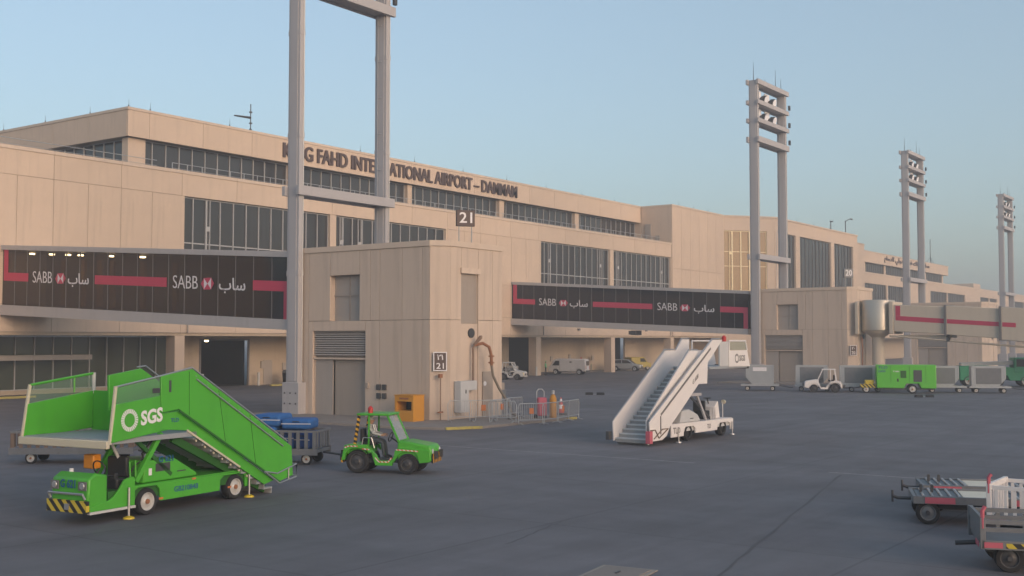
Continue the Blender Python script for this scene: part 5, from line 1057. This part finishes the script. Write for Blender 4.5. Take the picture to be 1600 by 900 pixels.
for (x, y, r, lab, sg) in ((46.4, 36.3, -40, 'leftmost crowd barrier against the corner under the wall sign', False), (47.3, 35.6, -38, 'crowd barrier second from the left with an orange plate', True), (48.6, 35.4, -5, 'crowd barrier third from the left in front of the white cabinet', True),
                           (47.2, 34.3, -75, 'front left crowd barrier near the kerb tip', False), (48.2, 33.2, -30, 'front crowd barrier nearest the camera with an orange plate', True), (49.5, 32.9, 0, 'front crowd barrier right of the nearest one', False),
                           (51.0, 33.1, 8, 'crowd barrier with an orange plate left of the right-hand end', True), (52.5, 33.4, 10, 'rightmost crowd barrier towards the traffic cone', False), (50.6, 36.0, 0, 'rear crowd barrier by the grey utility door', False)):
    barrier(x, y, RAD(r), lab, sg, RAD(random.uniform(-3, 3)))
t = thing('traffic_cone', 'red and white traffic cone on a black base right of the barriers', 'cone', (55.7, 36.3, 0))
B(-.28, .28, -.28, .28, 0, .12).build('base', 'black', t, .03); 
for (r0, r1, z0, z1, mm) in ((.2, .16, .12, .35, 'red'), (.16, .12, .351, .58, 'letter_white'), (.12, .085, .581, .76, 'red'), (.085, .05, .761, .92, 'letter_white'), (.05, .03, .921, 1.0, 'red')): MB().lathe([(r0, z0), (r1, z1)], 18).build('band', mm, t)
t = thing('gas_bottle', 'orange gas bottle standing inside the barriers', 'bottle', (51.7, 34.2, 0)); MB().lathe([(.17, .0), (.19, .05), (.19, 1.15), (.13, 1.32), (.06, 1.38), (.06, 1.5)], 18).build('cylinder', 'orange', t); MB().lathe([(.09, 1.4), (.09, 1.6)], 12).build('valve_cap', 'galv', t)
t = thing('hand_trolley', 'pinkish red hand trolley with loop handle beside the orange gas bottle', 'trolley', (51.1, 34.6, 0), RAD(-30))
MB().tube([(-.22, 0, .2), (-.22, .05, 1.55), (-.1, .06, 1.68), (.1, .06, 1.68), (.22, .05, 1.55), (.22, 0, .2)], .025, 6).build('frame', 'white_grey', t); B(-.26, .26, -.28, .0, .25, 1.25).build('tank', 'pink_red', t, .08)
for s in (-.28, .28): MB().lathe([(.16, -.03), (.18, 0), (.16, .03)], 16, Matrix.Translation((s, .05, .18)), 'x').build('wheel', 'rubber', t)
t = thing('fuel_pit_box', 'tall grey equipment cabinet behind the barriers at the corner of the gate building', 'cabinet', (52.6, 38.6, 0)); B(-.4, .4, -.35, .35, 0, 1.5).build('body', 'cart_grey', t, .02); B(-.3, .3, -.3, .3, 1.501, 1.9).build('top_box', 'door_grey', t, .02)
t = thing('wheelie_bin', 'dark wheeled bin with grey lid by the loading bay wall', 'bin', (77.6, 81.8, 0)); MB().prism([(-.55, .1), (-.65, 1.2), (.65, 1.2), (.55, .1)], -.45, .45, 'y').build('body', 'black', t, .04); MB().prism([(-.7, 1.21), (-.5, 1.45), (.5, 1.45), (.7, 1.21)], -.5, .5, 'y').build('lid', 'cart_grey', t, .03)
# ---- parked vehicles under the overhang
def car_shell(t, prof, w, m, gl, tum=.12):
    """body from a side profile: lower body full width, greenhouse narrower"""
    sidepoly(t, 'body', m, prof, -w / 2, w / 2, .07)
vn = thing('van', 'white panel van with roof beacon parked under the second walkway', 'van', (122.2, 78.4, 0), RAD(106))
sidepoly(vn, 'body', 'white', [(-2.45, .42), (-2.45, 1.1), (-2.35, 1.95), (1.35, 2.0), (1.75, 1.85), (2.25, 1.12), (2.42, .95), (2.45, .42), (1.95, .4), (1.85, .62), (1.65, .72), (1.45, .72), (1.25, .62), (1.15, .4), (-1.15, .4), (-1.25, .62), (-1.45, .72), (-1.65, .72), (-1.85, .62), (-1.95, .4)], -.86, .86, .09)
for s in (-1, 1):
    sidepoly(vn, 'side_window', 'glass_dark', [(1.05, 1.15), (1.05, 1.75), (1.55, 1.72), (1.98, 1.15)], s * .862, s * .872, 0); B(.98, 1.0, min(s * .862, s * .868), max(s * .862, s * .868), .5, 1.9).build('door_seam', 'mullion_dark', vn); B(-.6, -.3, min(s * .862, s * .868), max(s * .862, s * .868), 1.5, 1.66).build('badge', 'mullion_dark', vn)
    for wx in (1.55, -1.55): wheel(vn, wx, s * .76, .33, .2, rm='white_grey', side=s)
MB().prism([(1.74, 1.80), (2.2, 1.16), (2.23, 1.18), (1.77, 1.84)], -.7, .7, 'y').build('windscreen', 'glass_dark', vn)
B(-2.47, -2.452, -.7, .7, 1.15, 1.7).build('rear_window', 'glass_dark', vn); B(-2.475, -2.455, -.3, .3, .75, .9).build('number_plate', 'letter_white', vn); B(-2.55, -2.452, -.85, .85, .35, .55).build('rear_bumper', 'dark_metal', vn, .03); B(2.4, 2.52, -.85, .85, .38, .6).build('front_bumper', 'white_grey', vn, .03)
for s in (-.78, .78): B(-2.475, -2.45, s - .06, s + .06, .7, 1.1).build('tail_lamp', 'red', vn); B(2.38, 2.44, s - .12, s + .06, .78, .95).build('headlight', 'letter_white', vn)
MB().lathe([(.09, 0), (.09, .16), (.03, .2)], 12, Matrix.Translation((-1.6, 0, 1.99))).build('beacon', 'red', vn)
sv_ = thing('car', 'silver SUV parked right of the white van', 'car', (140.2, 80.4, 0), RAD(-72))
sidepoly(sv_, 'body', 'silver', [(-2.15, .45), (-2.2, .95), (-2.05, 1.08), (1.2, 1.06), (2.1, .88), (2.2, .7), (2.2, .42), (1.75, .38), (1.65, .62), (1.5, .72), (1.2, .72), (1.05, .62), (.95, .35), (-.95, .35), (-1.05, .62), (-1.2, .72), (-1.5, .72), (-1.65, .62), (-1.75, .4)], -.9, .9, .09)
sidepoly(sv_, 'cabin', 'silver', [(-2.05, 1.06), (-1.75, 1.58), (-1.3, 1.66), (.1, 1.66), (.45, 1.58), (1.25, 1.05)], -.76, .76, .09)
for s in (-1, 1):
    sidepoly(sv_, 'side_window', 'glass_dark', [(-1.85, 1.12), (-1.65, 1.5), (-.55, 1.56), (-.55, 1.12)], s * .762, s * .775, 0); sidepoly(sv_, 'side_window', 'glass_dark', [(-.45, 1.12), (-.45, 1.56), (.3, 1.54), (.98, 1.12)], s * .762, s * .775, 0)
    for wx in (1.35, -1.35): wheel(sv_, wx, s * .78, .35, .22, rm='silver', side=s)
    B(2.1, 2.21, s * .72 - .15, s * .72 + .15, .72, .86).build('headlight', 'letter_white', sv_); B(-2.22, -2.15, s * .75 - .1, s * .75 + .1, .85, 1.05).build('tail_lamp', 'red', sv_)
MB().prism([(.5, 1.56), (1.2, 1.07), (1.23, 1.09), (.53, 1.585)], -.64, .64, 'y').build('windscreen', 'glass_dark', sv_); B(2.19, 2.22, -.5, .5, .5, .68).build('grille', 'dark_metal', sv_); B(2.2, 2.25, -.88, .88, .34, .48).build('front_bumper', 'dark_metal', sv_, .02)
yv = thing('service_van', 'yellow service vehicle half hidden behind the silver SUV', 'vehicle', (146.9, 82.3, 0), RAD(-20))
sidepoly(yv, 'body', 'dull_yellow', [(-1.9, .4), (-1.9, 1.85), (.6, 1.9), (1.2, 1.15), (1.9, 1.0), (1.95, .4)], -.8, .8, .08); sidepoly(yv, 'side_window', 'glass_dark', [(-.2, 1.2), (-.2, 1.7), (.5, 1.7), (.95, 1.2)], -.815, -.801, 0); MB().prism([(.62, 1.86), (1.18, 1.18), (1.2, 1.2), (.64, 1.88)], -.65, .65, 'y').build('windscreen', 'glass_dark', yv)
for wx in (-1.2, 1.2): wheel(yv, wx, -.7, .33, .2, side=-1); wheel(yv, wx, .7, .33, .2)
tt = tractor((101.6, 73.6, 0), RAD(-75), 'white tow tractor with yellow front half hidden by the nearest gate building', 'white_grey', haz=False)
B(2.0, 2.46, -.525, .525, .45, .80).build('front_panel', 'yellow', tt, .02)
gv = thing('utility_cart', 'low pale utility cart in the shade left of the white van', 'cart', (113.6, 81.6, 0), RAD(5))
B(-1.3, 1.3, -.6, .6, .45, .6).build('deck', 'white_grey', gv, .02); B(.5, 1.3, -.6, .6, .61, 1.2).build('nose', 'white_grey', gv, .06); B(-1.2, .2, -.5, .5, .61, .95).build('load', 'cart_grey', gv, .05)
for wx in (-.9, .9): wheel(gv, wx, -.55, .26, .16, side=-1); wheel(gv, wx, .55, .26, .16)
for k, (x, y) in enumerate(((115.0, 78.5), (134.9, 82.9))):
    t = thing('bollard', ('pale bollard left of the white van', 'tan bollard beside the person in tan clothes')[k], 'bollard', (x, y, 0)); MB().tube([(0, 0, 0), (0, 0, 1.05)], .12, 12).build('post', ('white_grey', 'strip_beige')[k], t); MB().lathe([(.12, 1.05), (.08, 1.12)], 12).build('cap', ('white_grey', 'strip_beige')[k], t)
bpy.data.objects.remove(_txo)
# ================================================================== HAZE
def haze(dens):
    m = bpy.data.materials.new('haze'); m.use_nodes = True; N = m.node_tree.nodes; N.remove(N['Principled BSDF'])
    pv = N.new('ShaderNodeVolumePrincipled'); pv.inputs['Color'].default_value = (0.80, 0.82, 0.84, 1); pv.inputs['Density'].default_value = dens; pv.inputs['Anisotropy'].default_value = 0.2
    m.node_tree.links.new(pv.outputs[0], N['Material Output'].inputs['Volume']); MATS['haze'] = m
    o = B(-950, 1550, -950, 1250, -1, 36).build('haze', 'haze', smooth=False); o['kind'] = 'stuff'; o['label'] = 'thin dusty haze over the apron'
if HAZE: haze(HAZE)
